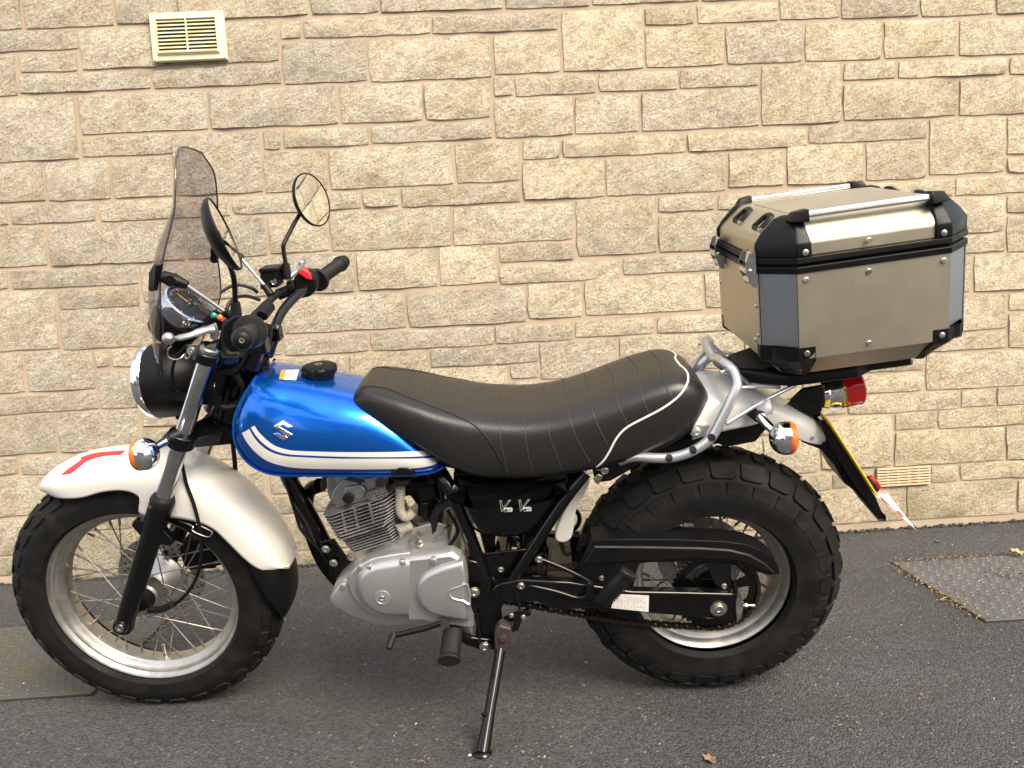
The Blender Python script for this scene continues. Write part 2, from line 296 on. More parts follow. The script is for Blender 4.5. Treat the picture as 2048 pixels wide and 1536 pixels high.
# ------------------------------------------------------------------ the stone wall
def stone_mat():
    m = bpy.data.materials.new('split_faced_stone'); m.use_nodes = True; nt = m.node_tree; b = nt.nodes['Principled BSDF']; L = nt.links
    tc = nt.nodes.new('ShaderNodeTexCoord'); oi = nt.nodes.new('ShaderNodeObjectInfo')
    mp = nt.nodes.new('ShaderNodeMapping'); mp.inputs['Rotation'].default_value = (0, radians(38), 0); L.new(tc.outputs['Object'], mp.inputs[0]); 
    cmb = nt.nodes.new('ShaderNodeCombineXYZ'); mu = nt.nodes.new('ShaderNodeMath'); mu.operation = 'MULTIPLY'; mu.inputs[1].default_value = 37; L.new(oi.outputs['Random'], mu.inputs[0])
    L.new(mu.outputs[0], cmb.inputs[0]); L.new(mu.outputs[0], cmb.inputs[1]); L.new(cmb.outputs[0], mp.inputs['Location'])
    rot = nt.nodes.new('ShaderNodeMapping'); rot.inputs['Scale'].default_value = (.72, 1, 1.25); L.new(mp.outputs[0], rot.inputs[0])
    def noise(sc_, det, ro=.6, v=rot.outputs[0], dist=0):
        n = nt.nodes.new('ShaderNodeTexNoise'); n.inputs['Scale'].default_value = sc_; n.inputs['Detail'].default_value = det; n.inputs['Roughness'].default_value = ro; n.inputs['Distortion'].default_value = dist
        L.new(v, n.inputs[0]); return n.outputs[0]
    a = noise(88, 9, .74, dist=.1); c = noise(7, 5, .6); d = noise(150, 6, .75); big = noise(26, 5, .6)
    def rng(x, lo, hi, a0, a1):
        q = nt.nodes.new('ShaderNodeMapRange'); q.inputs[1].default_value = lo; q.inputs[2].default_value = hi; q.inputs[3].default_value = a0; q.inputs[4].default_value = a1; L.new(x, q.inputs[0]); return q.outputs[0]
    def math_(op, x, y):
        q = nt.nodes.new('ShaderNodeMath'); q.operation = op
        for i, t in enumerate((x, y)):
            if isinstance(t, (int, float)): q.inputs[i].default_value = t
            else: L.new(t, q.inputs[i])
        return q.outputs[0]
    # colour: the stone's tint (object colour, wall light painted in) mottled with ochre and grey
    def mix(f, x, y):
        q = nt.nodes.new('ShaderNodeMix'); q.data_type = 'RGBA'
        if isinstance(f, (int, float)): q.inputs[0].default_value = f
        else: L.new(f, q.inputs[0])
        for i, t in ((6, x), (7, y)):
            if isinstance(t, tuple): q.inputs[i].default_value = (*t, 1)
            else: L.new(t, q.inputs[i])
        return q.outputs[2]
    k = mix(rng(c, .45, .75, 0, .55), oi.outputs['Color'], (.50, .37, .20))
    k = mix(rng(big, .36, .52, .42, 0), k, (.36, .31, .22)); k = mix(rng(big, .52, .72, 0, .35), k, (.86, .78, .60))
    gr_ = rng(d, .36, .64, .66, 1.22); sc2 = nt.nodes.new('ShaderNodeVectorMath'); sc2.operation = 'SCALE'; L.new(k, sc2.inputs[0]); L.new(gr_, sc2.inputs['Scale'])
    pit = rng(a, .32, .47, .58, 1.0); sc3 = nt.nodes.new('ShaderNodeVectorMath'); sc3.operation = 'SCALE'; L.new(sc2.outputs[0], sc3.inputs[0]); L.new(pit, sc3.inputs['Scale'])
    sx = nt.nodes.new('ShaderNodeSeparateXYZ'); L.new(tc.outputs['Object'], sx.inputs[0])
    low = math_('MULTIPLY', rng(sx.outputs[2], .05, .55, 1, 0), rng(noise(5, 6, .6, tc.outputs['Object']), .42, .62, 0, 1))
    grn = mix(math_('MULTIPLY', low, .45), sc3.outputs[0], (.26, .25, .12)); streak = rng(noise(2.2, 6, .6, tc.outputs['Object']), .52, .70, 0, .30); fin = mix(streak, grn, (.36, .32, .25))
    L.new(fin, b.inputs['Base Color']); b.inputs['Roughness'].default_value = .92; b.inputs['Specular IOR Level'].default_value = .2
    h = math_('ADD', math_('MULTIPLY', a, 1.0), math_('MULTIPLY', d, .45)); h = math_('ADD', h, math_('MULTIPLY', big, 1.25))
    bp = nt.nodes.new('ShaderNodeBump'); bp.inputs['Distance'].default_value = .0175; bp.inputs['Strength'].default_value = 1; L.new(h, bp.inputs['Height']); L.new(bp.outputs[0], b.inputs['Normal'])
    return m
M['stone'] = stone_mat()
M['mortar'] = mat('mortar', (.40, .32, .235), .95, spec=.15, bump=(260, .0015, 6), var=(7, .12))
# joints read off the photograph: x left, x right, y top, y bottom of every stone
ST = [(-60,43,-20,61),(43,227,-20,56),(227,354,-25,48),(354,618,-30,37),(618,759,-30,29),(759,1008,-35,23),(1008,1181,-40,17),(1181,1400,-40,8),(1400,1558,-40,1),
(1558,1683,-35,39),(1683,1841,-38,36),(1841,1993,-40,32),(1993,2090,-45,28),(-60,157,59,104),(157,330,54,138),(330,559,42,128),(-60,34,109,194),(34,157,103,146),(34,302,142,184),(302,564,131,174),
(-60,154,193,325),(154,417,183,266),(417,677,173,255),(160,345,269,313),(345,524,262,390),(-60,89,325,407),(89,222,318,402),(222,345,313,397),(524,563,258,301),(564,738,253,295),(738,987,244,284),
(526,657,300,385),(657,908,290,376),(908,1041,281,366),(559,605,38,79),(605,862,31,74),(862,1120,24,65),(563,735,78,167),(735,984,72,161),(985,1122,66,148),(677,847,165,246),(847,983,159,240),(984,1028,150,194),
(986,1148,192,275),(1122,1289,15,142),(1289,1392,10,51),(1392,1558,4,46),(1289,1451,50,134),(1451,1609,44,128),(1028,1196,148,191),(1196,1358,140,183),(1358,1521,132,176),(1148,1281,187,268),(1281,1521,178,259),
(1521,1685,124,250),(1043,1123,275,319),(1123,1373,268,312),(1373,1616,259,300),(1043,1211,317,399),(1211,1455,308,389),(1455,1572,299,374),(1609,1767,40,122),(1767,1917,36,116),(1917,2090,32,110),
(1686,1795,121,161),(1795,2018,115,154),(2018,2090,110,149),(1686,1917,160,238),(1918,2090,152,230),(1617,1858,242,284),(1858,2014,233,349),(2014,2090,229,309),(2014,2090,311,346),(1572,1730,286,369),(1730,1858,280,361),
(1740,1911,360,397),(1911,2090,349,389),(1572,1740,371,408),(-60,16,410,453),(17,194,404,448),(194,462,394,440),(462,724,386,425),(724,800,377,416),(800,1042,369,411),(-60,94,453,537),(94,370,442,529),(370,534,432,517),
(534,659,425,507),(659,904,416,500),(904,1150,407,487),(1151,1315,393,511),(1315,1434,387,424),(1434,1600,382,418),(1315,1500,424,503),(-60,18,540,582),(18,279,533,576),(280,470,524,603),(470,711,508,591),(711,876,497,579),
(876,997,489,570),(997,1152,484,524),(997,1243,524,565),(1243,1500,507,546),(-60,115,580,704),(113,281,574,618),(119,330,613,698),(330,560,603,690),(-60,48,706,790),(48,189,699,783),(187,221,697,736),(222,372,693,733),
(192,380,735,817),(-60,197,788,828),(-60,112,829,912),(112,281,820,904),(282,400,813,853),(282,420,853,893),(-60,37,914,953),(37,250,908,948),(-60,130,953,1035),
(1850,2013,393,468),(2013,2090,386,426),(2013,2090,428,505),(1860,2015,468,508),(1860,1945,508,587),(1946,2090,504,582),(1870,2017,588,663),(2017,2090,583,621),(2017,2090,622,697),(1860,2016,664,702),(1852,2090,702,777),
(1720,1851,711,745),(1690,1851,747,787),(1696,1922,785,826),(1922,1994,776,815),(1994,2090,771,811),(1580,1696,796,834),(1640,1788,831,938),(1789,1876,823,861),(1876,2090,812,854),(1789,2012,857,929),(2012,2090,848,920),
(1861,1920,930,967),(1920,2090,921,959),(1700,1752,943,977),(1664,1700,945,979),(1600,1664,947,984),(1640,1813,977,1048),(1813,2036,964,1036),(2036,2110,955,1025),
(562,813,588,664),(813,1053,576,652),(1053,1167,563,638),(1167,1408,551,628),(1408,1530,541,616),(500,565,630,713),(566,739,668,709),(739,989,656,698),(989,1149,646,686),(1149,1311,636,674),(1311,1480,628,665),
(520,697,713,752),(697,858,701,786),(858,1078,690,732),(858,1020,732,812),(1020,1078,724,759),(1078,1237,678,757),(1237,1490,666,742),(1400,1525,775,850),(1525,1640,870,950)]
wall = empty('stone_wall', loc=(0, WALL_Y, 0)); tag(wall, 'wall of cream split-faced stone blocks in uneven courses with pinkish mortar', 'wall')
WX0, WX1, WZ1 = -3.0, 3.4, 2.75
VENTR = [(WP(301, 32), WP(457, 122))]; 
rects = []
for xl, xr, yt, yb in ST:
    ym = (yt+yb)/2; xm = (xl+xr)/2
    a = WP(xl, ym).x; b = WP(xr, ym).x; t = WP(xm, yt).z; q = WP(xm, yb).z
    rects.append([a, b, q, t, True])
# air brick keeps its place free
ab0, ab1 = WP(1753, 951), WP(1859, 951); abz0, abz1 = WP(1806, 970).z, WP(1806, 934).z
rects.append([ab0.x-.005, ab1.x+.005, abz0-.004, abz1+.004, None])
# everything not traced (hidden behind the motorcycle or outside the frame): coursed the same way
CELL = .01; NX = int((WX1-WX0)/CELL); NZ = int(WZ1/CELL)
occ = [bytearray(NX) for _ in range(NZ)]
for a, b, q, t, _k in rects:
    for k in range(max(0, round(q/CELL)), min(NZ, round(t/CELL))):
        for i in range(max(0, round((a-WX0)/CELL)), min(NX, round((b-WX0)/CELL))): occ[k][i] = 1
rnd = random.Random(11)
for k in range(NZ-1, 2, -1):
    i = 0
    while i < NX:
        if occ[k][i]: i += 1; continue
        n = 0; want = rnd.choice((18, 23, 30, 34, 42, 48))
        while i+n < NX and not occ[k][i+n] and n < want+8: n += 1
        if n > want: n = want if n >= want+8 else n
        hw_ = rnd.choice((8, 8, 15, 15, 15, 23)); h = 0
        while k-h >= 0 and h < hw_ and not any(occ[k-h][i:i+n]): h += 1
        if hw_-h > 0 and h in (9, 10, 11): h = 8
        for kk in range(h):
            for ii in range(n): occ[k-kk][i+ii] = 1
        if n >= 4 and h >= 4: rects.append([WX0+i*CELL, WX0+(i+n)*CELL, (k-h+1)*CELL, (k+1)*CELL, True])
        i += n
print('stones', len(rects))
def stone_geo(g, a, b, q, t, rs):
    "one block: uneven split face standing 8-20 mm proud of the mortar"
    j = .0054; a += j; b -= j; q += j; t -= j
    nx = max(2, round((b-a)/.05)); nz = max(2, round((t-q)/.045)); off = -rs.uniform(.000, .0042); ph = rs.uniform(0, 9); V = []
    tilt = rs.uniform(-.006, .006); tz = rs.uniform(-.006, .004)
    for k in range(nz+1):
        for i in range(nx+1):
            fx, fz = i/nx, k/nz; x = a+(b-a)*fx; z = q+(t-q)*fz; e = i in (0, nx) or k in (0, nz); c = (i in (0, nx)) and (k in (0, nz))
            y = off+tilt*(fx-.5)+tz*(fz-.5)+(rs.uniform(-.0065, .004)-.0035*sin(ph+fx*5))*(0 if e else 1)
            if e:
                y += rs.uniform(.002, .007)
                if i in (0, nx): x += rs.uniform(-.0030, .0040)*(1 if i == 0 else -1); 
                if k in (0, nz): z += rs.uniform(-.0018, .0025)*(1 if k == 0 else -1)
            if c: x += .002*(1 if i == 0 else -1); z += .002*(1 if k == 0 else -1); y += .003
            V.append((x, min(y, .0035), z))
    F = [(k*(nx+1)+i, k*(nx+1)+i+1, (k+1)*(nx+1)+i+1, (k+1)*(nx+1)+i) for k in range(nz) for i in range(nx)]
    edge = [i for i in range(nx+1)]+[k*(nx+1)+nx for k in range(1, nz+1)]+[nz*(nx+1)+i for i in range(nx-1, -1, -1)]+[k*(nx+1) for k in range(nz-1, 0, -1)]
    n0 = len(V)
    for e in edge: V.append((V[e][0], .018, V[e][2]))
    m = len(edge)
    F += [(edge[(i+1) % m], edge[i], n0+i, n0+(i+1) % m) for i in range(m)]
    g.add(V, F)
def inview(a, b, q, t):
    "is any corner of the block inside the picture"
    for x in (a, b, (a+b)/2):
        for z in (q, t):
            d = Vector((x, WALL_Y, z))-CAMW; zz = d.dot(CF); px = 1024+F_PX*d.dot(CR)/zz; py = 768-F_PX*d.dot(CU)/zz
            if -20 < px < 2068 and -20 < py < 1556: return True
    return False
extra = G(); cnt = 0
for a, b, q, t, k in rects:
    if k is None: continue
    q = max(q, -.05)
    if t-q < .03: continue
    rs = random.Random(int((a*131+q*977)*1000))
    warm_lit = min(1, max(0, .45+.26*a+rs.uniform(-.45, .45)))  # random warmth, plus the wall's light growing rightwards painted into the tint
    val = rs.uniform(.88, 1.08)*(1.0 if t > .25 else .92)
    col = tuple(val*(c0*(1-warm_lit)+c1*warm_lit) for c0, c1 in zip((.65, .585, .47), (.83, .71, .51)))
    if inview(a, b, q, t) and cnt < 298:
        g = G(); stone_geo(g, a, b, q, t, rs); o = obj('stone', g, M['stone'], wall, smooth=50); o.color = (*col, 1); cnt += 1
    else: stone_geo(extra, a, b, q, t, rs)
o = obj('stone_courses', extra, M['stone'], wall, smooth=50, kind='stuff'); o.color = (.73, .645, .485, 1)
g = G(); g.box(((WX0+WX1)/2, .0075+.15, WZ1/2-.1), ((WX1-WX0)/2, .15, WZ1/2+.1)); obj('mortar', g, M['mortar'], wall, smooth=0)
print('stone parts', cnt)

# ------------------------------------------------------------------ cream louvre vent
M['cream'] = mat('cream_plastic', (.74, .70, .47), .45, var=(3, .04)); M['dark'] = mat('dark_inside', (.02, .018, .015), .9)
M['creamd'] = mat('peach_plastic', (.62, .46, .30), .55, var=(20, .08), dirt=(40, (.3, .2, .12), .4))
va, vb, vc, vd = WP(301, 31), WP(449, 25), WP(457, 121), WP(312, 126)
cx = (va.x+vb.x+vc.x+vd.x)/4; cz = (va.z+vb.z+vc.z+vd.z)/4; hw = ((vb.x-va.x)+(vc.x-vd.x))/4; hh = ((va.z-vd.z)+(vb.z-vc.z))/4
vent = empty('wall_vent', loc=(cx, WALL_Y-.018, cz)); tag(vent, 'cream plastic louvre vent screwed high on the stone wall', 'vent')
g = G()
def ringrect(w_, h_, y): return [Vector((-w_, y, -h_)), Vector((w_, y, -h_)), Vector((w_, y, h_)), Vector((-w_, y, h_))]
iw, ih = hw*.80, hh*.70
g.rings([ringrect(hw, hh, .016), ringrect(hw, hh, -.002), ringrect(hw*.985, hh*.975, -.004), ringrect(hw*.86, hh*.79, -.005), ringrect(hw*.81, hh*.71, -.016), ringrect(iw, ih, -.016), ringrect(iw, ih, .0)], capa=False, capb=False)
obj('frame', g, M['cream'], vent, smooth=20)
g = G(); g.box((0, .004, 0), (iw*1.05, .002, ih*1.05)); obj('backing', g, M['dark'], vent, smooth=0)
sl = None
for i in range(9):
    z = -ih+(i+.62)*2*ih/9.1
    if sl is None:
        g = G(); g.prism([(-iw, -.014, -.0048), (-iw, -.012, -.0062), (-iw, .001, .0035), (-iw, -.001, .0062)], (2*iw, 0, 0)); sl = obj('slat', g, M['cream'], vent, smooth=0)
        o = sl
    else: o = sl.copy(); sc.collection.objects.link(o); o.parent = vent
    o.location = (0, 0, z)
g = G(); g.box((0, -.0135, 0), (.0022, .003, ih)); obj('centre_bar', g, M['cream'], vent, smooth=0)
first = None
for sx in (-1, 1):
    for sz in (-1, 1):
        if first is None: g = G(); g.lathe([(0, .0035), (.0012, .003), (.0014, .001)], (0, 0, 0), (0, -1, 0), 10); first = o = obj('screw', g, M['steel'], vent)
        else: o = first.copy(); sc.collection.objects.link(o); o.parent = vent
        o.location = (sx*hw*.945, -.0045, sz*hh*.92)
# ------------------------------------------------------------------ air brick low in the wall
abc = Vector(((ab0.x+ab1.x)/2, WALL_Y-.004, (abz0+abz1)/2)); aw, ah = (ab1.x-ab0.x)/2, (abz1-abz0)/2
air = empty('air_brick', loc=abc); tag(air, 'small peach plastic air brick with open slots, low in the wall right of the motorcycle', 'air brick')
g = G(); g.box((0, .008, 0), (aw, .002, ah)); obj('backing', g, M['dark'], air, smooth=0)
bar = None
for i in range(7):
    z = -ah+.0035+i*(2*ah-.007)/6
    if bar is None: g = G(); g.box((0, 0, 0), (aw, .006, .0034)); bar = o = obj('slat', g, M['creamd'], air, smooth=0, bevel=.001)
    else: o = bar.copy(); sc.collection.objects.link(o); o.parent = air
    o.location = (0, rnd.uniform(-.001, .001), z)
bar = None
for i in range(6):
    x = -aw+.003+i*(2*aw-.006)/5
    if bar is None: g = G(); g.box((0, .003, 0), (.0028, .0055, ah*.99)); bar = o = obj('upright', g, M['creamd'], air, smooth=0)
    else: o = bar.copy(); sc.collection.objects.link(o); o.parent = air
    o.location = (x, 0, 0)

# ------------------------------------------------------------------ access covers in the tarmac
def cover_mat():
    m = mat('moss_stained_composite', (.08, .082, .085), .55, bump=(300, .0006)); nt = m.node_tree; b = nt.nodes['Principled BSDF']; L = nt.links
    tc = nt.nodes.new('ShaderNodeTexCoord'); n = nt.nodes.new('ShaderNodeTexNoise'); n.inputs['Scale'].default_value = 5; n.inputs['Detail'].default_value = 8; n.inputs['Roughness'].default_value = .65; L.new(tc.outputs['Object'], n.inputs[0])
    q = nt.nodes.new('ShaderNodeValToRGB'); e = q.color_ramp.elements; e[0].position = .42; e[0].color = (.065, .068, .07, 1); e[1].position = .66; e[1].color = (.078, .076, .042, 1)
    x = q.color_ramp.elements.new(.55); x.color = (.068, .067, .052, 1); L.new(n.outputs[0], q.inputs[0]); L.new(q.outputs[0], b.inputs['Base Color']); return m
M['coverm'] = cover_mat(); M['coverg'] = mat('grey_composite', (.085, .086, .09), .5, bump=(300, .0006), var=(6, .18), dirt=(14, (.13, .085, .05), .5))
def cover(x0, x1, y0, y1, m, label):
    c = Vector(((x0+x1)/2, (y0+y1)/2, 0)); t = empty('access_cover', loc=c); tag(t, label, 'cover', 'access covers set in the tarmac')
    hx, hy = (x1-x0)/2, (y1-y0)/2
    g = G(); g.box((0, 0, -.004), (hx, hy, .007)); obj('frame', g, M['dark'], t, smooth=0)
    g = G(); g.box((0, 0, -.003), (hx-.006, hy-.006, .008)); obj('lid', g, m, t, smooth=0, bevel=.002)
    g = G(); s = .024; rows = int(2*hy/s)-1
    for j in range(rows):
        for i in range(int(2*hx/s)-1):
            x = -hx+s*(i+1)+(s/2 if j % 2 else 0); y = -hy+s*(j+1)
            if abs(x) > hx-.02 or abs(y) > hy-.02: continue
            d = .0098; a = pi*((i+j) % 2)+.6
            pts = [(x+d*cos(a+k*2*pi/3)*(1.35 if k == 0 else .9), y+d*sin(a+k*2*pi/3)*(1.35 if k == 0 else .9), .0046) for k in range(3)]
            g.add(pts+[(x, y, .0095)], [(0, 1, 3), (1, 2, 3), (2, 0, 3)])
    o = obj('raised_pattern', g, m, t, smooth=0, kind='stuff')
    return t
cvl = cover(-1.72, -1.105, 2.02, 2.55, M['coverm'], 'mossy patterned access cover in the tarmac beside the front wheel')
cvr = cover(1.39, 2.02, 2.10, 2.63, M['coverg'], 'grey patterned access cover in the tarmac right of the rear wheel')
g = G()
for k, wd in enumerate((.085, .07, .10, .05)): g.box((0, .02-k*.014, .0), (wd/2, .0035, .0012))
o = obj('cast_lettering', g, M['dark'], cvl, smooth=0); o.location = (.17, -.02, .0058)
# ------------------------------------------------------------------ litter along the covers and on the drive
M['straw'] = mat('dry_straw', (.24, .17, .09), .8, var=(60, .3)); M['leafg'] = mat('green_leaf', (.06, .13, .03), .6); M['leafd'] = mat('dry_leaf', (.55, .43, .24), .7, var=(40, .2)); M['chip'] = mat('pale_chip', (.70, .68, .62), .7)
def litter(name, n, fn, label, m, smax=.010, seed=3):
    r = random.Random(seed); g = G()
    for i in range(n):
        x, y = fn(r); a = r.uniform(0, pi); l = r.uniform(.003, smax); wd = l*r.uniform(.12, .35); z = .0035+r.uniform(0, .004)
        dx, dy = cos(a)*l, sin(a)*l; nx_, ny_ = -sin(a)*wd, cos(a)*wd; zz = r.uniform(.001, .004)
        g.add([(x-dx, y-dy, z), (x+nx_, y+ny_, z+zz), (x+dx, y+dy, z+.001), (x-nx_, y-ny_, z+zz*.5)], [(0, 1, 2), (0, 2, 3)])
    o = obj(name, g, m, smooth=0); tag(o, label, 'litter', kind='stuff'); return o
def fr(r):
    k = r.random()
    if k < .45: return 1.40+r.random()*.7, 2.635+r.gauss(0, .012)
    if k < .75: return 1.385+r.gauss(0, .012), 2.12+r.random()*.5
    if k < .88: return 1.7+r.gauss(0, .08), 2.45+r.gauss(0, .03)
    if k < .93: return -1.2+r.random()*.35-.2, 2.56+r.gauss(0, .012)
    return -1.10+r.gauss(0, .015), 2.1+r.random()*.45
litter('dry_litter', 800, fr, 'orange brown dry plant litter lying along the edges of the access covers', M['straw'])
def fr2(r):
    k = r.random()
    if k < .4: return r.uniform(-1.5, 2.3), 2.9+r.gauss(0, .04)
    if k < .65: c = r.choice(((-.18, 1.66), (-.19, 1.60), (.06, 1.57), (.75, 1.62), (.35, 1.72), (1.0, 1.75), (.42, 1.95), (1.2, 2.75), (.5, 1.85))); return c[0]+r.gauss(0, .018), c[1]+r.gauss(0, .018)
    return r.uniform(-1.4, 2.2), r.uniform(1.45, 2.95)
litter('scattered_bits', 420, fr2, 'tiny dry plant bits scattered over the tarmac', M['straw'], .006, 5)
litter('pale_grit', 130, lambda r: (r.uniform(-1.4, 2.1), r.uniform(1.45, 2.95)), 'pale grit scattered over the tarmac', M['chip'], .0035, 9)
def leaf(name, pos, size, m, label, seed):
    r = random.Random(seed); g = G(); n = 12; top = []; 
    for i in range(n):
        a = 2*pi*i/n; q = size*(.55+.45*abs(cos(a*2.5)))*(1 if i % 2 else .75); top.append((cos(a)*q, sin(a)*q*.7, .004+abs(sin(a*1.5))*size*.25*r.uniform(.6, 1.2)))
    g.add([(0, 0, .003)]+top, [(0, i+1, (i+1) % n+1) for i in range(n)]); o = obj(name, g, m, smooth=0, solid=.0006); o.location = pos; o.rotation_euler = (0, 0, r.uniform(0, 6)); tag(o, label, 'leaf'); return o
leaf('dry_leaf', GP(2036, 1107, .016), .035, M['leafd'], 'pale curled dry leaf at the far edge of the grey access cover', 1)
leaf('green_leaf', GP(1876, 1085), .014, M['leafg'], 'small dark green leaf lying near the foot of the wall', 2)
leaf('dry_leaf', GP(1420, 1522), .022, M['straw'], 'crumpled brown leaf on the tarmac behind the stand, near the bottom edge', 3)
leaf('chip', GP(940, 1514), .006, M['chip'], 'white chip on the tarmac beside the foot of the stand', 4)
# low skirt of crumbs and moss where the wall meets the tarmac
g = G(); r = random.Random(4)
for i in range(700):
    x = r.uniform(-2.2, 2.6); s = r.uniform(.003, .009); g.box((x, WALL_Y-.006+r.uniform(-.012, .01), s*.3), (s, s*.6, s*r.uniform(.4, .9)), (Vector((cos(i), sin(i), .2)).normalized(), Vector((-sin(i), cos(i), 0)), (0, 0, 1)))
o = obj('wall_foot_crumbs', g, M['tarmac'], smooth=0); tag(o, 'dark crumbs of tarmac along the foot of the wall', kind='stuff')
# ================================================================== THE MOTORCYCLE
bike = empty('motorcycle', mw=BM)
tag(bike, 'blue and white retro motorcycle with fat tyres leaning on its side stand', 'motorcycle')
FC = Vector((0, 0, .330)); RC = Vector((1.385, 0, .318))
def child(o, name=None, parent=None, loc=None):
    c = o.copy(); sc.collection.objects.link(c); c.parent = parent or o.parent
    if loc is not None: c.location = loc
    return c
# ---------------------------------------------------------------- wheels
def tyre_mesh(R0, hw, rb, nb, blk, seed, big):
    "carcass with raised tread blocks following the section"
    g = G(); hh = hw*.95
    def sec(t, e=0):   # t in [-1,1] across, returns (v, r)
        a = t*1.95
        return (hw+e)*sin(a)*(1 if abs(a) < pi/2 else 1.0), R0-hh+(hh+e)*cos(a)
    base = -.0055 if big else -.0038
    prof = []
    for i in range(33):
        t = -1+i/16; v, r_ = sec(t, base if abs(t) < .62 else base*max(0, (1-(abs(t)-.62)/.16)) if abs(t) < .78 else 0)
        if abs(t) > .93: r_ = min(r_, rb+.004+(1-abs(t))*.06)
        prof.append((v, r_))
    prof[0] = (-hw*.80, rb); prof[-1] = (hw*.80, rb)
    g.lathe(prof, (0, 0, 0), (0, 1, 0), 96, caps=False)
    for v, r_ in ((hw*.86, rb+.008), (hw*.93, rb+.016)):    # bead lines
        for s in (-1, 1): g.lathe([(s*v-.001, r_), (s*v, r_+.0012), (s*v+.001, r_+.002), (s*v, r_+.003)], (0, 0, 0), (0, 1, 0), 96, loop=True)
    rs = random.Random(seed)
    def block(a0, a1, t0, t1, top=.0, chamf=.12):
        vs = []
        for e, sh in ((base-.002, 0), (top, chamf)):
            A0, A1, T0, T1 = a0+(a1-a0)*sh*.4, a1-(a1-a0)*sh*.4, t0+(t1-t0)*sh*.35, t1-(t1-t0)*sh*.35
            cut = .14
            ring = [(A0, T0+(T1-T0)*cut), (A0+(A1-A0)*cut*.8, T0), (A1-(A1-A0)*cut*.8, T0), (A1, T0+(T1-T0)*cut), (A1, T1-(T1-T0)*cut*.3), (A1-(A1-A0)*cut*.4, T1), (A0+(A1-A0)*cut*.4, T1), (A0, T1-(T1-T0)*cut*.3)]
            for a, t in ring:
                v, r_ = sec(t, e); vs.append((r_*cos(a), v, r_*sin(a)))
        n = 8; f = [(i, (i+1) % n, n+(i+1) % n, n+i) for i in range(n)]+[tuple(range(n, 2*n))]
        g.add(vs, f)
    st = 2*pi/nb
    for k in range(nb):
        a = k*st
        for s in (-1, 1):
            o = 0 if s > 0 else st*.5
            # side block seen from beside, then shoulder, then crown
            if big:
                block(a+o+st*.07, a+o+st*.91, s*.76, s*.57, .0005)
                block(a+o+st*.55, a+o+st*1.42, s*.52, s*.27, .0005)
            else:
                block(a+o+st*.12, a+o+st*.80, s*.60, s*.42, .001)
                block(a+o+st*.55, a+o+st*1.30, s*.38, s*.22, .0015)
        block(a+st*.05, a+st*.45, -.20, .02, .0015); block(a+st*.55, a+st*.95, -.02, .20, .0015)
    return g
def arc_text(parent, txt, c, v, rad, a0, size, m, name='sidewall_lettering'):
    "raised letters around the sidewall, facing -v"
    cu_ = bpy.data.curves.new('t', 'FONT'); outg = G(); x = 0
    a = a0
    for ch in txt:
        if ch == ' ': a -= size*.35/rad; continue
        cu_.body = ch; cu_.size = size; cu_.extrude = .0012; cu_.align_x = 'CENTER'
        o = bpy.data.objects.new('t', cu_); sc.collection.objects.link(o); dg = bpy.context.evaluated_depsgraph_get(); me = o.evaluated_get(dg).to_mesh()
        wd = max([q.co.x for q in me.vertices]+[0])-min([q.co.x for q in me.vertices]+[0])
        a -= (wd*.5+size*.08)/rad
        er = Vector((cos(a), 0, sin(a))); et = Vector((sin(a), 0, -cos(a)))
        outg.add([c+er*(rad+q.co.y)+et*q.co.x+Vector((0, v-q.co.z, 0)) for q in me.vertices], [tuple(p.vertices) for p in me.polygons])
        a -= (wd*.5+size*.08)/rad
        o.evaluated_get(dg).to_mesh_clear(); bpy.data.objects.remove(o)
    return obj(name, outg, m, parent, smooth=0)
def spokes(parent, rim_r, hub_r, n, vh, c, rr=.0017, seed=1):
    first = None; nf = None
    for k in range(n):
        a = 2*pi*k/n; s = 1 if k % 2 else -1; d = (1 if (k//2) % 2 else -1)
        ah = a+d*radians(58 if hub_r < .07 else 48)
        p0 = Vector((hub_r*cos(ah), s*vh, hub_r*sin(ah))); p1 = Vector((rim_r*cos(a), s*.006, rim_r*sin(a)))
        g = G(); g.tube([p0, p1], rr, 6); dd = (p0-p1).normalized(); g.cyl(p1+dd*.018, p1, .0032, 8); g.ball(p0, .0036, 8)
        o = obj('spoke', g, M['spoke'], parent)
